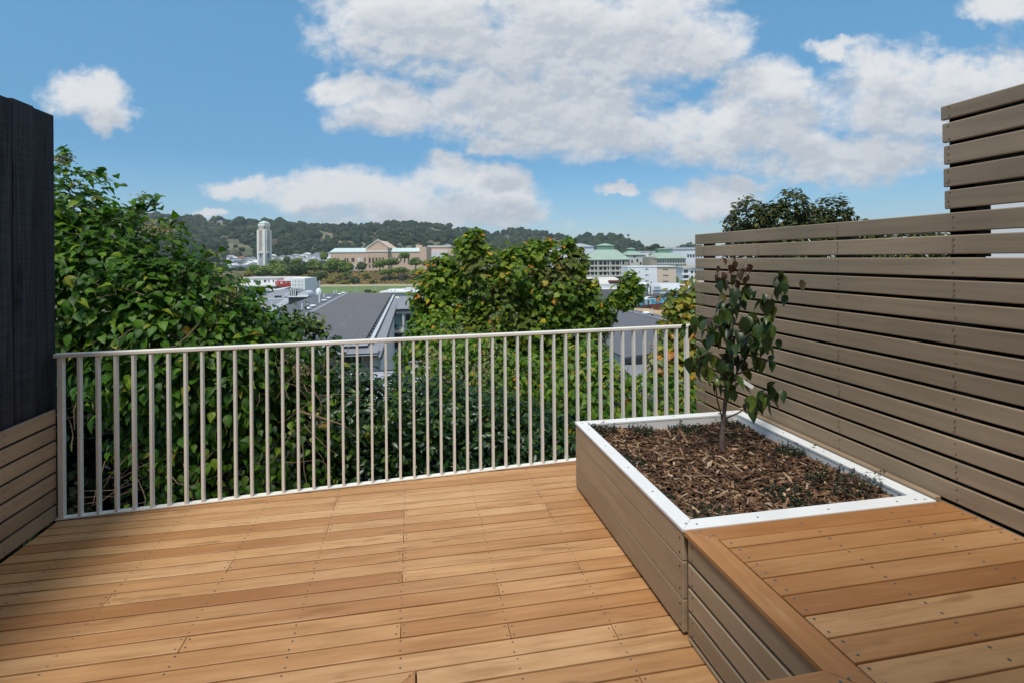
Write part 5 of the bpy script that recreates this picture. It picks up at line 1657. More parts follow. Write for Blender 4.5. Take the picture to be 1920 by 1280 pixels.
for (px, py, top, wpx) in ((532, 601, 588, 2.4), (566.4, 583, 569, 2.2), (577, 574, 564.5, 2.0), (608, 561, 551, 1.8), (626.5, 554.5, 544.5, 1.6), (631, 552.5, 544, 1.5)):
    Dv = (H - ZR + 0.15) * F / (py - 487)
    pipe_vent(px, py, (py - top) * Dv / F, wpx / 2 * Dv / F)
for (px, py, wpx) in ((544, 597, 14), (523, 606, 14), (577.4, 582, 12.5), (586.8, 577, 11.5), (608, 566, 9.5), (616.5, 561.5, 9), (637, 554, 8), (644, 551.5, 8)):
    Dv = (H - ZR + 0.15) * F / (py - 487)
    cowl(px, py, wpx / 2 * Dv / F)
x, y = onz(599, 568, ZR - 0.15)
Dv = (H - ZR + 0.15) * F / (568 - 487)
kd = Dv / F
ds = MB()
cen = Vector((x - 0.5 * kd, y, ZR - 0.15 + 20 * kd))
axd = Vector((0.35, -0.9, 0.25)).normalized()
sx_ = axd.cross(ZU).normalized()
sz_ = sx_.cross(axd)
vs, fs = [], []
for rr, dd in ((0.05, 0.0), (0.5, -0.06), (1.0, -0.28)):
    for j in range(16):
        th_ = 2 * math.pi * j / 16
        vs.append(cen + (sx_ * math.cos(th_) * 5.4 + sz_ * math.sin(th_) * 8.2) * rr * kd - axd * dd * 5 * kd * -1)
for i in range(2):
    for j in range(16):
        fs.append((i * 16 + j, i * 16 + (j + 1) % 16, (i + 1) * 16 + (j + 1) % 16, (i + 1) * 16 + j))
fs.append(tuple(range(16)))
dsh = ds.add(vs, fs).build('satellite_dish', PIPEW, ap, smooth_=True)
md = dsh.modifiers.new('thick', 'SOLIDIFY')
md.thickness = 0.05
MB().tube([(x, y, ZR - 0.4), (x, y, ZR - 0.15 + 13 * kd)], 1.5 * kd, 8).build('dish_pole', PIPEW, dsh)

# near end: corrugated lean-to roof, dark fascia, canopy, windows
YE_ = 52.0
xa, za = ony(560, 650, YE_)
xb, zb_ = ony(690, 650, YE_)
cor = MB()
vs, fs = [], []
nw = 96
for i in range(nw + 1):
    xx = xa + (xb - xa) * i / nw
    zz = 0.05 * math.sin(i * 2 * math.pi / 4)
    vs += [(xx, YE_, za + 0.05 + zz), (xx, 57.6, ZE - 0.2 + zz), (xx, YE_, za - 0.1 + zz), (xx, 57.6, ZE - 0.35 + zz)]
for i in range(nw):
    a_ = i * 4
    fs += [(a_, a_ + 4, a_ + 5, a_ + 1), (a_ + 2, a_ + 3, a_ + 7, a_ + 6), (a_, a_ + 2, a_ + 6, a_ + 4)]
cor.add(vs, fs).build('corrugated_roof', ROOFL, ap)
MB().box(xa, xb, YE_ - 0.3, YE_ - 0.02, za - 0.42, za + 0.02).build('fascia', TRIMD, ap)
MB().box(xa, xb, YE_ - 0.38, YE_ - 0.31, za - 0.06, za + 0.06).build('gutter', PALEM, ap)
xc, zc = ony(708, 663, 49.8)
slab('canopy', [(xa, 49.8, zc + 0.1), (xc, 49.6, zc + 0.1), (xc, 52.6, zc + 0.35), (xa, 52.6, zc + 0.35)], 0.1, ROOFM)
MB().box(xa, xc, 49.5, 49.78, zc - 0.12, zc + 0.11).build('canopy_edge', TRIMD, ap)
MB().box(xa, xc, 49.42, 49.49, zc - 0.05, zc + 0.0).build('canopy_gutter', PALEM, ap)
for (pa, pb, mat, nm) in ((630, 640, PALEM, 'frame'), (641, 668, GLASS, 'window'), (669, 678, GLASS, 'window'), (680, 691, BEIGE, 'panel'), (693, 711, WHITE, 'panel')):
    x0, z0 = ony(pa, 668, 51.5)
    x1, z1 = ony(pb, 700, 51.5)
    MB().box(x0, x1, 51.4, 51.6, z1, z0).build(nm, mat, ap)
for pa in (668.2, 678.6):
    x0, z0 = ony(pa, 668, 51.4)
    MB().box(x0, x0 + 0.12, 51.3, 51.62, z0 - 3, z0).build('frame', PALEM, ap)

# right wing with balconies
YW = 93.0
x0, ze = ony(748, 581, YW)
slab('wing_roof', [(-2.7, YW - 1, ze + 0.2), (9, YW - 1, ze + 0.2), (9, 115, ze + 0.75), (-2.7, 115, ze + 0.75)], 0.15, ROOFM)
MB().box(-2.7, 9, YW - 1.3, YW - 1.02, ze - 0.15, ze + 0.22).build('wing_gutter', TRIMD, ap)
MB().box(-2.7, 9, YW - 1.0, YW - 0.1, ze - 0.55, ze - 0.16).build('soffit', OFFW, ap)
MB().box(-2.7, 9, YW, 114, -18, ze - 0.2).build('wing', OFFW, ap)


def on_w(part, a_, b_, top, bot, mat, d=0.1, back=0.05):
    x0, z1 = ony(a_, top, YW)
    x1, z0 = ony(b_, bot, YW)
    return MB().box(x0, x1, YW - d, YW + back, z0, z1).build(part, mat, ap)


for (top, bot) in ((592, 617), (626, 652), (658, 684)):
    on_w('glass_door', 737, 753, top, bot - 1, TEAL if top < 600 else GLASS)
    on_w('window', 761, 775, top - 2, bot - 8, GLASS)
    on_w('window', 777, 792, top - 2, bot - 8, GLASS)
    on_w('window_frame', 761, 792, bot - 8, bot - 7, PALEM, 0.25)
    on_w('balcony_slab', 734, 758, bot + 0.5, bot + 4.5, OFFW, 1.6)
    rlb = on_w('balcony_rail', 735, 757, bot - 8.5, bot - 7.8, TRIMD, 1.5, -1.42)
    for q_ in range(9):
        on_w('balcony_baluster', 735 + q_ * 2.7, 735.35 + q_ * 2.7, bot - 7.8, bot + 0.5, TRIMD, 1.48, -1.44)
on_w('pillar', 754.5, 758.5, 584, 700, OFFW, 0.9)
on_w('chair', 740, 743, 607, 614, TRIMD, 0.9, -0.5)
on_w('brown_screen', 737, 765, 676, 683, RUST, 0.5)

# low light roof right below
lr = thing('lean_to_shed', 'low shed with a ribbed light grey roof below the apartments, behind the hedge', 'shed', (-5.5, 34, -12))
xa, _ = ony(600, 700, 38)
xb, _ = ony(800, 700, 38)
vs, fs = [], []
nw = 120
for i in range(nw + 1):
    xx = xa + (xb - xa) * i / nw
    zz = 0.05 if i % 3 == 0 else 0.0
    vs += [(xx, 31.0, -6.95 + zz), (xx, 38.0, -6.35 + zz), (xx, 31.0, -7.05), (xx, 38.0, -6.45)]
for i in range(nw):
    a_ = i * 4
    fs += [(a_, a_ + 4, a_ + 5, a_ + 1), (a_ + 2, a_ + 3, a_ + 7, a_ + 6), (a_, a_ + 2, a_ + 6, a_ + 4), (a_ + 1, a_ + 5, a_ + 7, a_ + 3)]
MB().add(vs, fs).build('roof', ROOFL, lr)
MB().box(xa, xb, 38.0, 38.25, -6.55, -6.28).build('gutter', TRIMD, lr)
MB().box(xa + 0.5, xb - 0.5, 31.6, 37.8, -16, -7.1).build('wall', OFFW, lr)

# ---- roofs to the left of it
ZL = -9.0
lb = thing('flat_roof_building', 'low white building with a flat blue-grey roof left of the long dark roof', 'building', (*onz(500, 570, ZL), -18))
pts = [onz(p_[0], p_[1], ZL) for p_ in ((440, 578.5), (507, 578.5), (532, 560.5), (440, 561.5))]
MB().prism(pts, ZL - 0.35, ZL).build('roof', ROOFM, lb)
MB().prism([onz(*p_, ZL) for p_ in ((508, 578.5), (499, 592), (545, 566), (542, 560), (533, 560.5))], ZL - 0.4, ZL + 0.05).build('roof', ROOFL, lb)
MB().prism([(p_[0] * 0.997, p_[1] * 1.004) for p_ in pts], -18, ZL - 0.36).build('wall', WHITE, lb)
MB().prism([(p_[0] * 0.999, p_[1] * 1.0) for p_ in [onz(q_[0], q_[1], ZL) for q_ in ((440, 578.7), (507, 578.7), (507.2, 577.8), (440, 577.8))]], ZL - 0.5, ZL + 0.02).build('roof_edge', TRIMD, lb)
pipe_vent(509.5, 580, 1.7, 0.07, lb, ZL)
pipe_vent(528.5, 573, 0.5, 0.16, lb, ZL)
sk = Far('roof_monitor', 'dark roof box carrying a white curved skylight beside the long roof', 'skylight', 559, 567, 118)
sk.box('box', 541, 577, 557.5, 574, 0, 4, TRIMD)
sk.box('frame', 540.5, 577.5, 555.3, 557.4, -0.2, 4.2, PIPEW)
vs, fs = [], []
for i in range(9):
    th_ = math.pi * i / 8
    px = 568.5 - 9.5 * math.cos(th_)
    py = 555.3 - 10.5 * math.sin(th_) * (0.75 + 0.25 * i / 8)
    vs += [(sk.x(px), 0.2, sk.z(py)), (sk.x(px), 3.6, sk.z(py))]
for i in range(8):
    fs.append((2 * i, 2 * i + 1, 2 * i + 3, 2 * i + 2))
fs += [tuple(2 * i for i in range(9)), tuple(2 * i + 1 for i in reversed(range(9))), (0, 16, 17, 1)]
MB().add(vs, fs).build('skylight', PALEM, sk.o, world=False)
for px in (543, 546.5, 550, 553.5):
    MB().tube([(sk.x(px), -0.1, sk.z(555.3)), (sk.x(px + 2.2), -0.1, sk.z(540.5))], 0.12, 6).build('strut', PIPEW, sk.o, world=False)
sk.box('glass', 541.5, 556, 541.5, 555.2, 0.2, 0.5, GLASS)
ha = Far('curved_roof_hall', 'hall with a low curved grey roof in front of the white school', 'hall', 510, 566, 150)
vs, fs = [], []
for i in range(13):
    k_ = i / 12
    px = 484 + 51 * k_
    hgt = 4.0 * math.sin(math.pi * k_)
    vs += [(ha.x(px), 0, ha.z(557.5 + 0.8 * math.sin(math.pi * k_))), (ha.x(px), 9, ha.z(552.0) + hgt * 0.25), (ha.x(px), 16, ha.z(551.5 - hgt * 0.9))]
for i in range(12):
    for j in range(2):
        fs.append((3 * i + j, 3 * i + 3 + j, 3 * i + 4 + j, 3 * i + 1 + j))
rfm = MB().add(vs, fs).build('roof', ROOFM, ha.o, world=False, smooth_=True)
md = rfm.modifiers.new('thick', 'SOLIDIFY')
md.thickness = 0.3
ha.box('wall', 485, 534, 558, 575, 0.4, 15, WHITE)
ha.box('parapet', 470, 541, 559.2, 561, -0.5, -0.1, PIPEW)
ha.box('plant_unit', 531, 538, 551.5, 558, 1, 4, PALEM)
for px in (516, 520, 525):
    ha.box('vent_box', px - 1.2, px + 1.2, 555, 558.6, -0.05, 0.9, TRIMD)
w2 = Far('flat_roof_building', 'white fronted building with dark end at the left edge of the grey roofs', 'building', 465, 570, 165)
w2.box('wall', 430, 482, 552, 578, 0, 10, WHITE)
w2.box('dark_end', 470, 482.3, 552.5, 558, -0.4, -0.05, TRIMD)  # dark slab over the right end of the white wall
w2.box('roof', 429, 483, 549, 551.9, -0.5, 10.5, ROOFM)

# ---- house with a dark grey roof on the right
hs = thing('house', 'house with a plain dark grey roof just past the broad maple on the right', 'house', (27, 62, -18))
XH = 31.35
slab('roof', [(XH, 46, ZR), (XH, 79, ZR), (19.5, 79, ZR - 1.3), (19.5, 46, ZR - 1.3)], 0.15, ROOFD)
slab('roof', [(XH + 0.02, 46, ZR), (36.5, 46, ZR - 0.75), (36.5, 79, ZR - 0.75), (XH + 0.02, 79, ZR)], 0.15, ROOFD)
MB().box(XH - 0.25, XH + 0.25, 46, 79, ZR - 0.02, ZR + 0.06).build('ridge_cap', ROOFM, hs)
MB().box(20, 36, 46.6, 78.5, -18, ZR - 1.5).build('wall', OFFW, hs)
MB().box(19.2, 36.6, 45.6, 45.98, ZR - 1.75, ZR - 1.35).build('fascia', TRIMD, hs)
slab('lower_roof', [(17, 41, ZR - 2.4), (36, 41, ZR - 2.4), (36, 46.5, ZR - 1.9), (17, 46.5, ZR - 1.9)], 0.15, ROOFM)
MB().box(17, 36, 40.7, 40.98, ZR - 2.7, ZR - 2.36).build('gutter', PALEM, hs)
MB().box(17.5, 35.5, 41.5, 46.2, -18, ZR - 2.7).build('wall', OFFW, hs)
pipe_vent(1223, 591.5, 0.95, 0.09, hs, ZR - 0.1)
cowl(1211.5, 591, 0.52, hs, ZR - 0.1)
cowl(1167, 589.5, 0.25, hs, ZR - 0.4)

# ---- hospital with pale green roofs
HB = plain('pale_concrete_band', (0.58, 0.545, 0.45), 0.8, 0.08, 0.3)
h1 = Far('hospital_block', 'largest pale green roofed hospital block with rows of balconies', 'hospital', 1138, 530, 430)
h1.box('wall', 1093, 1170.5, 487.5, 532, 1.2, 30, GLASS)
h1.hip('roof', 1091, 1183, 487.4, 1122, 1160, 468.2, -1.5, 34, 9, 20, GREENR)
h1.box('lantern', 1124, 1157, 460.5, 468.1, 10, 19, GREENW)
h1.hip('lantern_roof', 1122.5, 1158.5, 460.4, 1138, 1143, 456.2, 9.4, 19.6, 14, 15, GREENR)
for (a_, b_) in ((487.6, 489.5), (497.2, 500.2), (506.8, 509.8), (516.2, 519)):
    h1.box('floor_band', 1093, 1170.5, a_, b_, -0.4, 1.15, HB)
for i, px in enumerate((1093.5, 1120, 1142.5, 1165)):
    h1.box('pier', px, px + 2.0, 489.6, 532, -0.6, 1.1, HB)
for fl in range(3):
    for i in range(9):
        px = 1098 + 7.9 * i
        h1.box('wall_panel', px, px + 2.6, 490 + 9.6 * fl + (0 if fl else -0.3), 497 + 9.6 * fl, 0.6, 1.18, OFFW)
MB().prism([(h1.x(1170.6), -0.5), (h1.x(1179), -0.5), (h1.x(1184), 6), (h1.x(1186), 18), (h1.x(1170.6), 18)], h1.z(532), h1.z(487.5)).build('end_wall', BEIGE, h1.o, world=False)
h2 = Far('hospital_block', 'small hospital block with a green pyramid roof between the two larger ones', 'hospital', 1192, 530, 470)
h2.box('wall', 1178, 1211, 478.5, 532, 0, 20, OFFW)
h2.hip('roof', 1173, 1212, 478.4, 1180, 1197, 471.5, -1, 21, 7, 14, GREENR)
h2.box('lantern', 1180.5, 1196, 466.8, 471.4, 8, 13, GREENW)
h2.hip('lantern_roof', 1179.5, 1197, 466.7, 1187, 1190, 464.8, 7.5, 13.5, 10, 11, GREENR)
for (a_, b_, c_, d_) in ((1188, 1192, 480, 483), (1184, 1187, 488, 493), (1194, 1197, 486, 492), (1200, 1203, 492, 497)):
    h2.win(a_, b_, c_, d_)
h2.box('annex', 1205, 1216, 486, 532, -3, -0.1, BEIGE)
for py in (489, 494, 498.5):
    h2.win(1206, 1215, py, py + 2.6, -3)
h3 = Far('hospital_block', 'right hand hospital block with green roof and green lower storey near the fence end', 'hospital', 1258, 530, 400)
h3.box('wall', 1232, 1287, 484.8, 496, 0.8, 24, OFFW)
h3.box('wall', 1232, 1287, 496, 532, 0.2, 24, GREENR)
h3.hip('roof', 1224, 1290, 484.7, 1238, 1266, 474.2, -1.2, 26, 8, 16, GREENR)
h3.box('lantern', 1240, 1264.5, 467.5, 474.1, 8.5, 15.5, GREENW)
h3.hip('lantern_roof', 1238.5, 1266, 467.4, 1244, 1260, 466, 8, 16, 11, 13, GREENR)
for i in range(11):
    px = 1234 + 4.8 * i
    h3.win(px, px + 1.5, 488, 493.2, 0.8)
h3.box('band', 1231.5, 1287.5, 494.2, 496.2, -0.2, 0.75, HB)
for px in (1236, 1245, 1268):
    h3.win(px, px + 3.5, 497.5, 500.5, 0.2)
MB().prism([(h3.x(1214), 14), (h3.x(1217), 4), (h3.x(1222), -0.6), (h3.x(1231.5), -0.6), (h3.x(1231.5), 14)], h3.z(502), h3.z(482)).build('end_wall', BEIGE, h3.o, world=False)
h4 = Far('hall', 'pale lilac gabled hall behind the broad maple on the skyline', 'hall', 1095, 500, 520)
h4.box('wall', 1030, 1114, 463, 505, 0, 26, LILAC)
h4.gable('roof', 1060, 1116, 463, 456.5, -1, 27, LILAC)
h4.gable('roof', 1026, 1062, 463, 458.0, -1, 27, LILAC)
h5 = Far('warehouse', 'wide pale blue-white building behind the hospital at the fence end', 'warehouse', 1290, 505, 520)
h5.box('wall', 1262, 1420, 468, 508, 0, 30, LILAC)
h5.box('roof', 1261, 1421, 464.5, 467.9, -0.8, 31, PALEM)
h5.box('frame', 1286, 1287.3, 474, 497, -0.9, -0.1, WHITE)
h5.box('frame', 1286, 1420, 474, 475.2, -1.1, -0.95, WHITE)
for i in range(7):
    h5.win(1289 + 5 * i, 1292 + 5 * i, 478, 483)
    h5.win(1289 + 5 * i, 1292 + 5 * i, 487, 494, 0, LILAC)
h6 = Far('warehouse', 'long low white building on the skyline between the hospital roofs', 'warehouse', 1230, 500, 560)
h6.box('wall', 1197, 1262, 472.5, 502, 0, 20, WHITE)
h6.box('roof', 1196, 1263, 471, 472.4, -0.6, 20.6, PALEM)

# ---- white street buildings and the building site in front
PAV = MB().prism([tuple(vw(u, w)[:2]) for u, w in ((34, 181), (80, 175), (110, 330), (30, 330))], -18.2, -14.3)
tag(PAV.build('pavement', ASPH), kind='structure')
w3 = Far('office_building', 'tall plain white building with a cream coloured right half and slit windows', 'building', 1222, 566, 250)
w3.box('wall', 1178, 1232.5, 500.5, 568, 0, 16, WHITE)
w3.box('cream_wall', 1232.6, 1268.5, 501, 568, 0.3, 16, CREAM)
w3.box('parapet', 1177.5, 1269, 499.6, 500.9, -0.2, 16.2, WHITE)
for py in (505, 516, 527):
    for q_ in range(3):
        w3.win(1210.3 + 2.1 * q_, 1212 + 2.1 * q_, py - 0.8, py + 0.8)
    for q_ in range(4):
        w3.win(1243.8 + 2.6 * q_, 1245.8 + 2.6 * q_, py + 0.2, py + 1.7, 0.3)
for (px, py) in ((1199.8, 510), (1199.8, 520.5), (1221.5, 529.5)):
    w3.win(px - 0.7, px + 0.7, py - 1.2, py + 1.2)
w4 = Far('shopfront_building', 'white building with grids of dark window panes and a round dark disc on its gable', 'building', 1200, 572, 222)
w4.box('wall', 1163, 1192.5, 549, 573, 0, 8, WHITE)
w4.gable('gable', 1192.6, 1224, 538.8, 531.5, 0, 9, WHITE, 1215)
w4.box('wall', 1192.6, 1224, 538.9, 573, 0.02, 9, WHITE)


def pane_grid(fx_, a_, b_, top, bot, nx_, nz_):
    for i in range(nx_):
        for j in range(nz_):
            pw_, ph_ = (b_ - a_) / nx_, (bot - top) / nz_
            fx_.win(a_ + pw_ * (i + 0.12), a_ + pw_ * (i + 0.88), top + ph_ * (j + 0.12), top + ph_ * (j + 0.88), 0.0, None, 'window')


pane_grid(w4, 1172, 1191.5, 551, 564.5, 5, 3)
pane_grid(w4, 1197, 1215.5, 539.5, 565, 5, 6)
pane_grid(w4, 1219, 1221.4, 536.5, 556, 1, 6)
pane_grid(w4, 1160, 1167, 558, 565, 2, 2)
dsc = MB()
n_ = 20
xx, zz, rr = w4.x(1214.8), w4.z(535.3), 3.0 * 222 / F
dsc.add([(xx + rr * math.cos(6.2832 * j / n_), -0.25, zz + rr * math.sin(6.2832 * j / n_)) for j in range(n_)] + [(xx + rr * math.cos(6.2832 * j / n_), 0.05, zz + rr * math.sin(6.2832 * j / n_)) for j in range(n_)],
        [tuple(range(n_)), tuple(range(2 * n_ - 1, n_ - 1, -1))] + [(j, n_ + j, n_ + (j + 1) % n_, (j + 1) % n_) for j in range(n_)])
dsc.build('disc', TRIMD, w4.o, world=False)
MB().box(w4.x(1213), w4.x(1216.6), -0.32, -0.26, w4.z(535.9), w4.z(534.9)).build('disc_mark', PALEM, w4.o, world=False)
w5 = Far('glazed_building', 'low glazed building with pale horizontal bands behind the parked cars', 'building', 1245, 570, 226)
w5.box('wall', 1224.5, 1300, 544, 573, 0, 8, WHITE)
w5.hip('roof', 1222, 1302, 543.9, 1240, 1302, 533.5, -0.5, 12, 6, 12, PALEM)
for j in range(5):
    w5.win(1224.8, 1237, 546 + 4 * j, 548.2 + 4 * j, 0.0, GLASS if j in (1, 2, 4) else STONE_G, 'window')
for j in range(3):
    w5.box('roof_bar', 1226, 1240, 534.8 + 2.8 * j, 535.6 + 2.8 * j, -0.8 + 0.9 * (2 - j), -0.3 + 1.2 * (2 - j), STONE_G)
w6 = Far('flat_roof_building', 'white low rise with stepped flat roofs seen through the maple sprig', 'building', 1140, 572, 262)
w6.box('wall', 1085, 1176, 533, 574, 0, 18, WHITE)
w6.hip('roof', 1082, 1178, 532.9, 1110, 1160, 521.5, -1, 19, 8, 14, OFFW)
w6.box('canopy', 1100, 1172, 541, 544, -3.5, -0.1, WHITE)
w6.box('rust_roof', 1142, 1166, 526.2, 529.0, -1.3, 2.0, RUST)
for i in range(9):
    w6.win(1095 + 8 * i, 1099.5 + 8 * i, 548, 556, 0)
w7 = Far('apartment_block', 'white apartment block with stacked balconies at the tall fence end', 'building', 1295, 545, 300)
w7.box('wall', 1281, 1345, 503, 547, 0, 14, WHITE)
w7.box('roof', 1279, 1347, 500.5, 502.9, -1.2, 14.5, OFFW)
for j in range(3):
    w7.box('balcony', 1275, 1292, 512.5 + 9.5 * j, 515.8 + 9.5 * j, -4.0, -0.05, WHITE)
    w7.win(1282.5, 1290, 506.2 + 9.5 * j, 512 + 9.5 * j)
    w7.win(1296, 1299.5, 508 + 9.5 * j, 513 + 9.5 * j)
    w7.win(1303, 1309, 508 + 9.5 * j, 513 + 9.5 * j)
w7.box('parapet', 1281, 1345, 498.8, 500.4, 2, 2.6, SAND)

# hoarding with a blue mural, posts, rust sheet wall, excavated bank
m, t, b = new_mat('mural_paint')
tcn = nd(t, 'ShaderNodeTexCoord').outputs['Object']
n_a = nd(t, 'ShaderNodeTexNoise', {'Vector': tcn, 'Scale': 0.45, 'Detail': 5.0, 'Distortion': 1.2}).outputs[0]
c = ramp(t, n_a, [(0.28, (0.03, 0.16, 0.33)), (0.42, (0.04, 0.30, 0.50)), (0.52, (0.13, 0.48, 0.60)), (0.60, (0.55, 0.70, 0.74)), (0.68, (0.16, 0.26, 0.46)), (0.8, (0.20, 0.50, 0.42))])
t.links.new(c, b.inputs['Base Color'])
MURAL = m
hb = Far('hoarding', 'long site hoarding painted with a blue and turquoise mural', 'hoarding', 1218, 580, 174)
x0, x1 = hb.x(1166), hb.x(1285)
MB().add([(x0, 0, hb.z(576.5)), (x1, 8, hb.z(570)), (x1, 8, hb.z(560)), (x0, 0, hb.z(567)), (x0, 0.2, hb.z(576.5)), (x1, 8.2, hb.z(570)), (x1, 8.2, hb.z(560)), (x0, 0.2, hb.z(567))],
         [(0, 1, 2, 3), (7, 6, 5, 4), (3, 2, 6, 7), (0, 4, 5, 1), (1, 5, 6, 2), (0, 3, 7, 4)]).build('panel', MURAL, hb.o, world=False)
for px in (1168, 1183, 1199.5, 1211, 1221):
    yk = 8 * (px - 1166) / 119
    MB().box(hb.x(px - 1.2), hb.x(px + 1.2), yk - 0.45, yk - 0.05, hb.z(584), hb.z(567.5 - 0.05 * (px - 1166))).build('post', RUST if px > 1190 else STONE_G, hb.o, world=False)
rw_ = Far('retaining_wall', 'rust brown sheet pile wall below the blue hoarding', 'wall', 1240, 582, 168)
rw_.box('sheet', 1220.5, 1262, 570.5, 580.5, 0, 0.4, RUST)
for px in (1222, 1232.5, 1243, 1256):
    rw_.box('pile', px - 0.9, px + 0.9, 569.5, 586, -0.4, -0.02, RUST)
eb = MB()
pts_b = [(1150, 596), (1275, 604), (1275, 578), (1185, 574.5), (1165, 577)]
eb.add([at(1150, 600, 150), at(1290, 606, 150), at(1290, 580, 169.5), at(1225, 579.5, 169.5), at(1180, 577, 172.5), at(1150, 578, 172.5)], [(0, 1, 2, 3, 4, 5)])
tag(eb.build('excavated_earth', SAND), kind='structure')


# ---- parked cars
def car(name, label, px, py, D, body, turn, length=4.3, suv=0.0):
    p = at(px, py, D)
    o = thing(name, label, 'car', p, -YAW + turn, 'cars parked behind the hoarding')
    L, Wd, Hh = length / 2, 0.88, 1.42 + suv
    prof = [(-L, 0.35), (-L * 1.0, 0.78), (-L * 0.86, 0.92), (-L * 0.50, 0.98 + suv * 0.3), (-L * 0.24, Hh - 0.03), (L * 0.42, Hh), (L * 0.80, 0.98 + suv * 0.4), (L * 0.98, 0.90), (L, 0.55), (L * 0.97, 0.32)]
    vs = [(x, -Wd, z) for x, z in prof] + [(x, Wd, z) for x, z in prof]
    n = len(prof)
    MB().add(vs, [tuple(range(n)), tuple(range(2 * n - 1, n - 1, -1))] + [(i, n + i, n + (i + 1) % n, (i + 1) % n) for i in range(n)]).build('body', body, o, world=False, bevel=0.06)
    for sgn in (-1, 1):
        MB().add([(-L * 0.42, sgn * (Wd + 0.012), 1.0), (-L * 0.22, sgn * (Wd + 0.012), Hh - 0.10), (L * 0.40, sgn * (Wd + 0.012), Hh - 0.08), (L * 0.66, sgn * (Wd + 0.012), 1.02)], [(0, 1, 2, 3)]).build('window', GLASS, o, world=False)
        for wx in (-L * 0.62, L * 0.62):
            wh = MB()
            nn = 14
            wh.add([(wx + 0.32 * math.cos(6.2832 * j / nn), sgn * (Wd - 0.18), 0.32 + 0.32 * math.sin(6.2832 * j / nn)) for j in range(nn)] + [(wx + 0.32 * math.cos(6.2832 * j / nn), sgn * (Wd + 0.03), 0.32 + 0.32 * math.sin(6.2832 * j / nn)) for j in range(nn)],
                   [tuple(range(nn)), tuple(range(2 * nn - 1, nn - 1, -1))] + [(j, nn + j, nn + (j + 1) % nn, (j + 1) % nn) for j in range(nn)])
            wh.build('wheel', TRIMD, o, world=False)
    MB().add([(-L * 0.49, -Wd * 0.8, 1.01), (-L * 0.49, Wd * 0.8, 1.01), (-L * 0.27, Wd * 0.8, Hh - 0.08), (-L * 0.27, -Wd * 0.8, Hh - 0.08)], [(0, 3, 2, 1)]).build('windscreen', GLASS, o, world=False)
    return o


CARW = plain('white_car_paint', (0.78, 0.78, 0.77), 0.25, 0.03, 2.0, spec=0.6)
CARB = plain('black_car_paint', (0.02, 0.02, 0.024), 0.22, 0.1, 2.0, spec=0.6)
CARS = plain('silver_car_paint', (0.45, 0.46, 0.48), 0.3, 0.05, 2.0, spec=0.6)
car('parked_car', 'white car parked behind the blue hoarding, leftmost of the row', 1218, 564.5, 190, CARW, R(200), 4.4, 0.1)
car('parked_car', 'black car parked in the middle of the row behind the blue hoarding', 1237, 562.0, 192, CARB, R(195), 4.4, 0.2)
car('parked_car', 'dark car parked furthest right behind the blue hoarding', 1256, 556.5, 200, CARB, R(190), 4.5, 0.3)
car('parked_car', 'white car half hidden by maple leaves left of the grid windowed building', 1148, 569, 196, CARW, R(180), 4.4, 0.2)

# ---- trees in front of the museum and along the bank
FT = leafy('park_tree_leaf', [(0.0, (0.084, 0.147, 0.036)), (0.5, (0.157, 0.242, 0.050)), (0.85, (0.263, 0.346, 0.073)), (1.0, (0.399, 0.420, 0.109))], 0.7, 0.1, 0.2)
FTD = leafy('dark_park_tree_leaf', [(0.0, (0.034, 0.068, 0.022)), (0.6, (0.068, 0.116, 0.033)), (1.0, (0.150, 0.198, 0.049))], 0.7, 0.1, 0.2)
FTY = leafy('yellow_bush_leaf', [(0.0, (0.150, 0.165, 0.033)), (0.6, (0.300, 0.285, 0.052)), (1.0, (0.390, 0.270, 0.078))], 0.8, 0.1, 0.2)
PALEB = plain('pale_bark', (0.30, 0.25, 0.20), 0.9, 0.3, 1.0)
protos = {}


def park_tree(px, py, rw, rh, D, mat, label, seed, legs=False, name='park_tree', cat='tree'):
    rng = np.random.default_rng(seed % 5)
    k_ = D / F
    key = (mat.name, seed % 5, legs)
    c_ = at(px, py, D)
    gz = ground_z(tq(px, py)[0] * D, D)
    o = thing(name, label, cat, (c_.x, c_.y, c_.z - rh * k_ * 1.5), rng.uniform(0, 6), 'trees and bushes on the bank below the museum')
    if key not in protos:
        bl = [((0, 0, 1.5), (0.72, 0.72, 0.72))]
        for i in range(8):
            a = rng.uniform(0, 6.28)
            rr = rng.uniform(0.35, 0.68)
            bl.append(((rr * math.cos(a), rr * math.sin(a), 1.5 + rng.uniform(-0.40, 0.42)), rng.uniform(0.32, 0.46)))
        P, N, T = crown(rng, bl, 2600, None, (0.75, 1.05), 0.15, 0.7, 0.5, (0, 0, 0.1), 0.8)
        f_ = leaves('crown', mat, o, P, N, T, rng.uniform(0.09, 0.19, len(P)), leaf_card(), world=False)
        tk = MB()
        if legs:
            for i in range(7):
                a = 6.28 * i / 7 + 0.3
                tk.tube([(0.12 * math.cos(a), 0.12 * math.sin(a), -0.9), (0.35 * math.cos(a), 0.35 * math.sin(a), 0.2), (0.62 * math.cos(a), 0.62 * math.sin(a), 1.3)], [0.05, 0.04, 0.025], 5)
        else:
            tk.tube([(0, 0, -0.4), (0.03, 0, 0.7), (0, 0.02, 1.6)], [0.09, 0.07, 0.03], 6)
        t_ = tk.build('trunk', PALEB, o, world=False)
        protos[key] = (f_, t_)
    else:
        for src in protos[key]:
            c2 = src.copy()
            COL.objects.link(c2)
            c2.parent = o
    o.scale = (rw * k_, rw * k_, rh * k_)
    return o


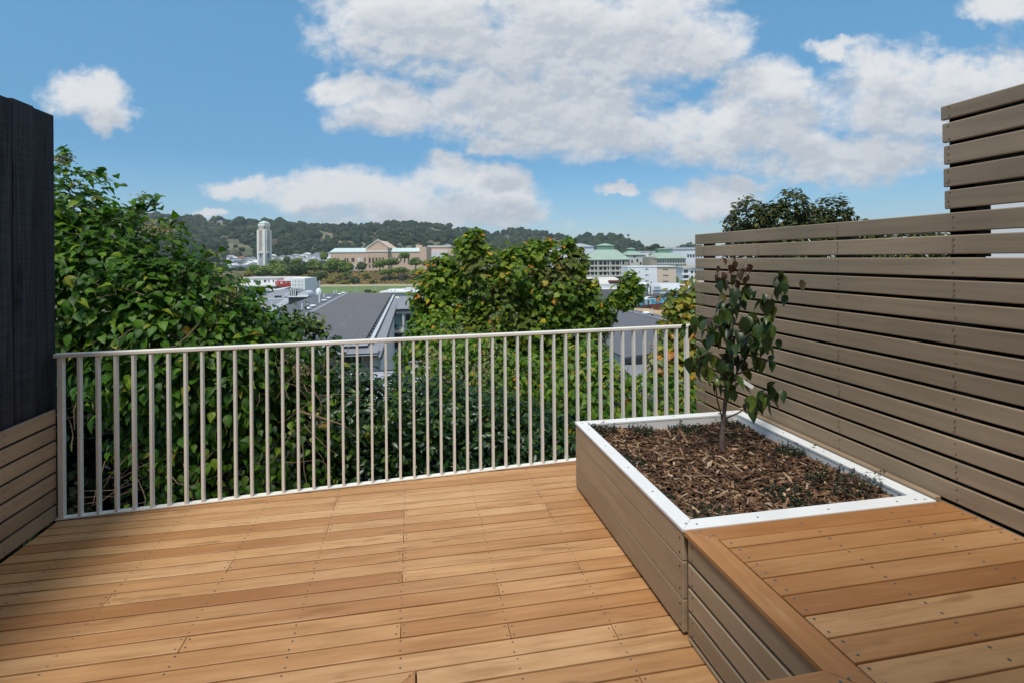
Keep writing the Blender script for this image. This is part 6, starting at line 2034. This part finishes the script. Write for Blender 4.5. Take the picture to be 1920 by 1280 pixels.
TREES = [
    (505, 506, 26, 13, 432, FT, 'broad rounded tree right of the bell tower foot'), (478, 506, 17, 11, 440, FT, 'tree at the left foot of the bell tower'), (466, 515, 12, 9, 425, FTY, 'yellowish bush at the left end of the tree row by the shrub'),
    (519, 493, 17, 8, 450, FT, 'light green tree leaning up the slope beside the bell tower'), (538, 487, 7, 8, 470, FTD, 'small dark conifer-like tree between the tower and the white houses'), (555, 490, 11, 7, 455, FT, 'small light tree above the row, below the white houses'),
    (530, 512, 20, 12, 426, FT, 'dense tree in the row above the white school roof'), (558, 506, 23, 16, 428, FTD, 'largest dark rounded tree in the row above the school'), (590, 497, 17, 14, 436, FT, 'tree left of the museum, above the netting screen'),
    (608, 480, 8, 10, 470, FT, 'pointed light green tree at the left corner of the museum'), (595, 519, 16, 12, 415, FTD, 'round dark bush above the netting screen'), (574, 521, 10, 7, 414, FTY, 'yellow-green bush behind the white end block'),
    (626, 496, 20, 15, 432, FT, 'tree in front of the left end of the museum'), (648, 499, 17, 14, 430, FT, 'tree in front of the museum left wing'), (679, 499, 10.5, 10, 434, FTD, 'small round dark tree before the museum entrance'),
    (712, 494, 13, 9, 432, FT, 'tree in front of the museum pediment'), (735, 492, 17, 8, 434, FT, 'tree right of the museum pediment'), (758, 479, 12, 8, 445, FT, 'taller light tree before the museum right wing'),
    (779, 491, 15, 9, 434, FT, 'tree before the right end of the museum'), (806, 493, 14, 8, 436, FTY, 'yellow-green tree right of the museum'), (831, 500, 16, 12, 430, FT, 'tree at the right end of the row behind the maple'),
    (637, 519, 9, 6, 408, FTY, 'low yellow-green bush on the brown bank'), (665, 525, 11, 7.5, 404, FTD, 'round green bush low on the bank above the field'), (650, 514, 9, 5, 414, FT, 'small bush halfway up the brown bank'), (620, 526, 9, 5, 404, FTY, 'straw coloured bush at the left foot of the bank'),
    (685, 515, 8, 4.5, 414, FTY, 'straw coloured bush on the bank under the museum entrance'), (700, 527, 8, 4.5, 403, FTY, 'straw coloured bush at the foot of the bank by the pale trunks'), (645, 530, 10, 5, 402, FTY, 'low straw bush at the edge of the field'),
]
for i, (px, py, rw, rh, D, mat, lab) in enumerate(TREES):
    bush = 'bush' in lab
    park_tree(px, py, rw, rh, D, mat, lab, i, False, 'bush' if bush else 'park_tree', 'bush' if bush else 'tree')
for i, (px, py, rw, rh, lab) in enumerate(((725, 509, 15, 7, 'flat crowned tree with pale forked trunks, leftmost of three on the bank'), (752, 507, 17, 7, 'flat crowned tree with pale forked trunks, middle one of three on the bank'), (786, 510, 17, 8, 'flat crowned tree with pale forked trunks, rightmost of three on the bank'))):
    park_tree(px, py, rw, rh, 412, FT, lab, i, True)
for i, (px, py, rw, rh, D, mat, lab) in enumerate(((655, 549, 5, 3, 160, FTD, 'small dark bush at the field edge behind the roof ridge'), (690, 546, 7, 4, 165, FTD, 'bush at the near field edge behind the middle of the big roof'), (700, 548, 6, 3.5, 160, FT, 'lighter bush beside it at the near field edge'), (723, 545, 5, 2.5, 170, FTD, 'small bush behind the far right corner of the big roof'),
                                                    (1222, 480, 7, 6, 440, FTY, 'small yellow-green tree between the hospital blocks'), (1268, 525, 6, 8, 270, FT, 'tree between the cream wall and the white apartments'), (1240, 605, 10, 4, 62, FTD, 'dark shrub by the ridge of the right hand grey roof'), (850, 483, 9, 4, 480, FT, 'tree right of the low brick building'))):
    park_tree(px, py, rw, rh, D, mat, lab, i + 3, False, 'bush' if 'bush' in lab or 'shrub' in lab else 'park_tree', 'bush' if 'bush' in lab or 'shrub' in lab else 'tree')
# scrub that covers the bank as one mass
rng = np.random.default_rng(60)
P, S = [], []
while len(P) < 1500:
    u, w = rng.uniform(-190, 15), rng.uniform(399, 434)
    P.append(tuple(vw(u, w, ground_z(u, w) + 0.2)))
    S.append(rng.uniform(0.5, 1.4))
SCRUB = leafy('dry_scrub', [(0.0, (0.120, 0.090, 0.033)), (0.35, (0.240, 0.150, 0.058)), (0.6, (0.330, 0.188, 0.078)), (0.8, (0.150, 0.150, 0.039)), (1.0, (0.255, 0.240, 0.065))], 0.9, 0.0, 0.1)
crowns('scrub', SCRUB, np.array(P), np.array(S), rng, 'brown and straw coloured scrub covering the bank below the museum')['category'] = 'scrub'

# ---- neighbour's white house glimpsed through the fence gaps
nh = Far('house', 'white house with a green corner glimpsed through the gaps of the tall slat fence', 'house', 1880, 620, 7.5, turn=-R(46))
nh.box('wall', 1842, 2200, 380, 640, 0, 4.0, WHITE)
nh.box('corner_board', 1925, 2200, 424, 640, -0.03, -0.002, GREENW)

# ---- a bird over the hospital roofs
bd = Far('bird', 'small dark bird flying above the hospital roofs', 'bird', 1178, 442, 90)
pts = [(-0.02, 0.0, -0.26), (0, 0, -0.12), (0.02, 0, 0.05), (0.0, 0, 0.2), (-0.03, 0, 0.27)]
BIRD = plain('dark_plumage', (0.02, 0.02, 0.022), 0.8, 0.2)
mb = MB().tube(pts, [0.02, 0.06, 0.08, 0.06, 0.015], 8)
mb.add([(0.03, 0, 0.08), (0.16, -0.12, 0.16), (0.26, -0.3, 0.05), (0.05, -0.05, -0.06)], [(0, 1, 2, 3), (3, 2, 1, 0)])
mb.add([(-0.03, 0, 0.08), (-0.14, 0.10, 0.2), (-0.22, 0.3, 0.10), (-0.05, 0.05, -0.06)], [(0, 1, 2, 3), (3, 2, 1, 0)])
mb.build('body', BIRD, bd.o, world=False, smooth_=True)

# ---- unseen house wall behind the camera, added to darken the near faces
ho = thing('house', 'unseen house wall with window panes behind the deck, added to darken near faces', 'house', (0, -1.4, -0.2))
MB().box(-2.6, 4.5, -1.6, -1.3, -0.2, 5.2).build('wall', plain('unseen_house_cladding', (0.22, 0.20, 0.18), 0.7, 0.1, 1.0), ho)
for xw in (-1.6, 0.2, 2.0):
    f_ = MB().box(xw, xw + 1.5, -1.3, -1.26, 0.1, 2.15).build('window', GLASS, ho)
    MB().box(xw - 0.06, xw - 0.001, -1.3, -1.24, 0.04, 2.21).build('frame', TRIMD, f_)
MB().box(-2.8, 4.7, -1.7, -0.85, 5.21, 5.35).build('eave', TRIMD, ho)

# ---- air: haze that greys the far hills
hz_m = bpy.data.materials.new('haze')
hz_m.use_nodes = True
ht = hz_m.node_tree
ht.nodes.clear()
pv = nd(ht, 'ShaderNodeVolumePrincipled', {'Color': (0.80, 0.87, 0.96, 1.0), 'Density': HAZE, 'Anisotropy': 0.0})
ho_ = nd(ht, 'ShaderNodeOutputMaterial', {'Volume': pv.outputs[0]})
hzb = MB().box(-3600, 3600, -650, 3700, -60, 330).build('haze', hz_m)
tag(hzb, 'thin pale haze over the town and hills', 'haze', kind='stuff')
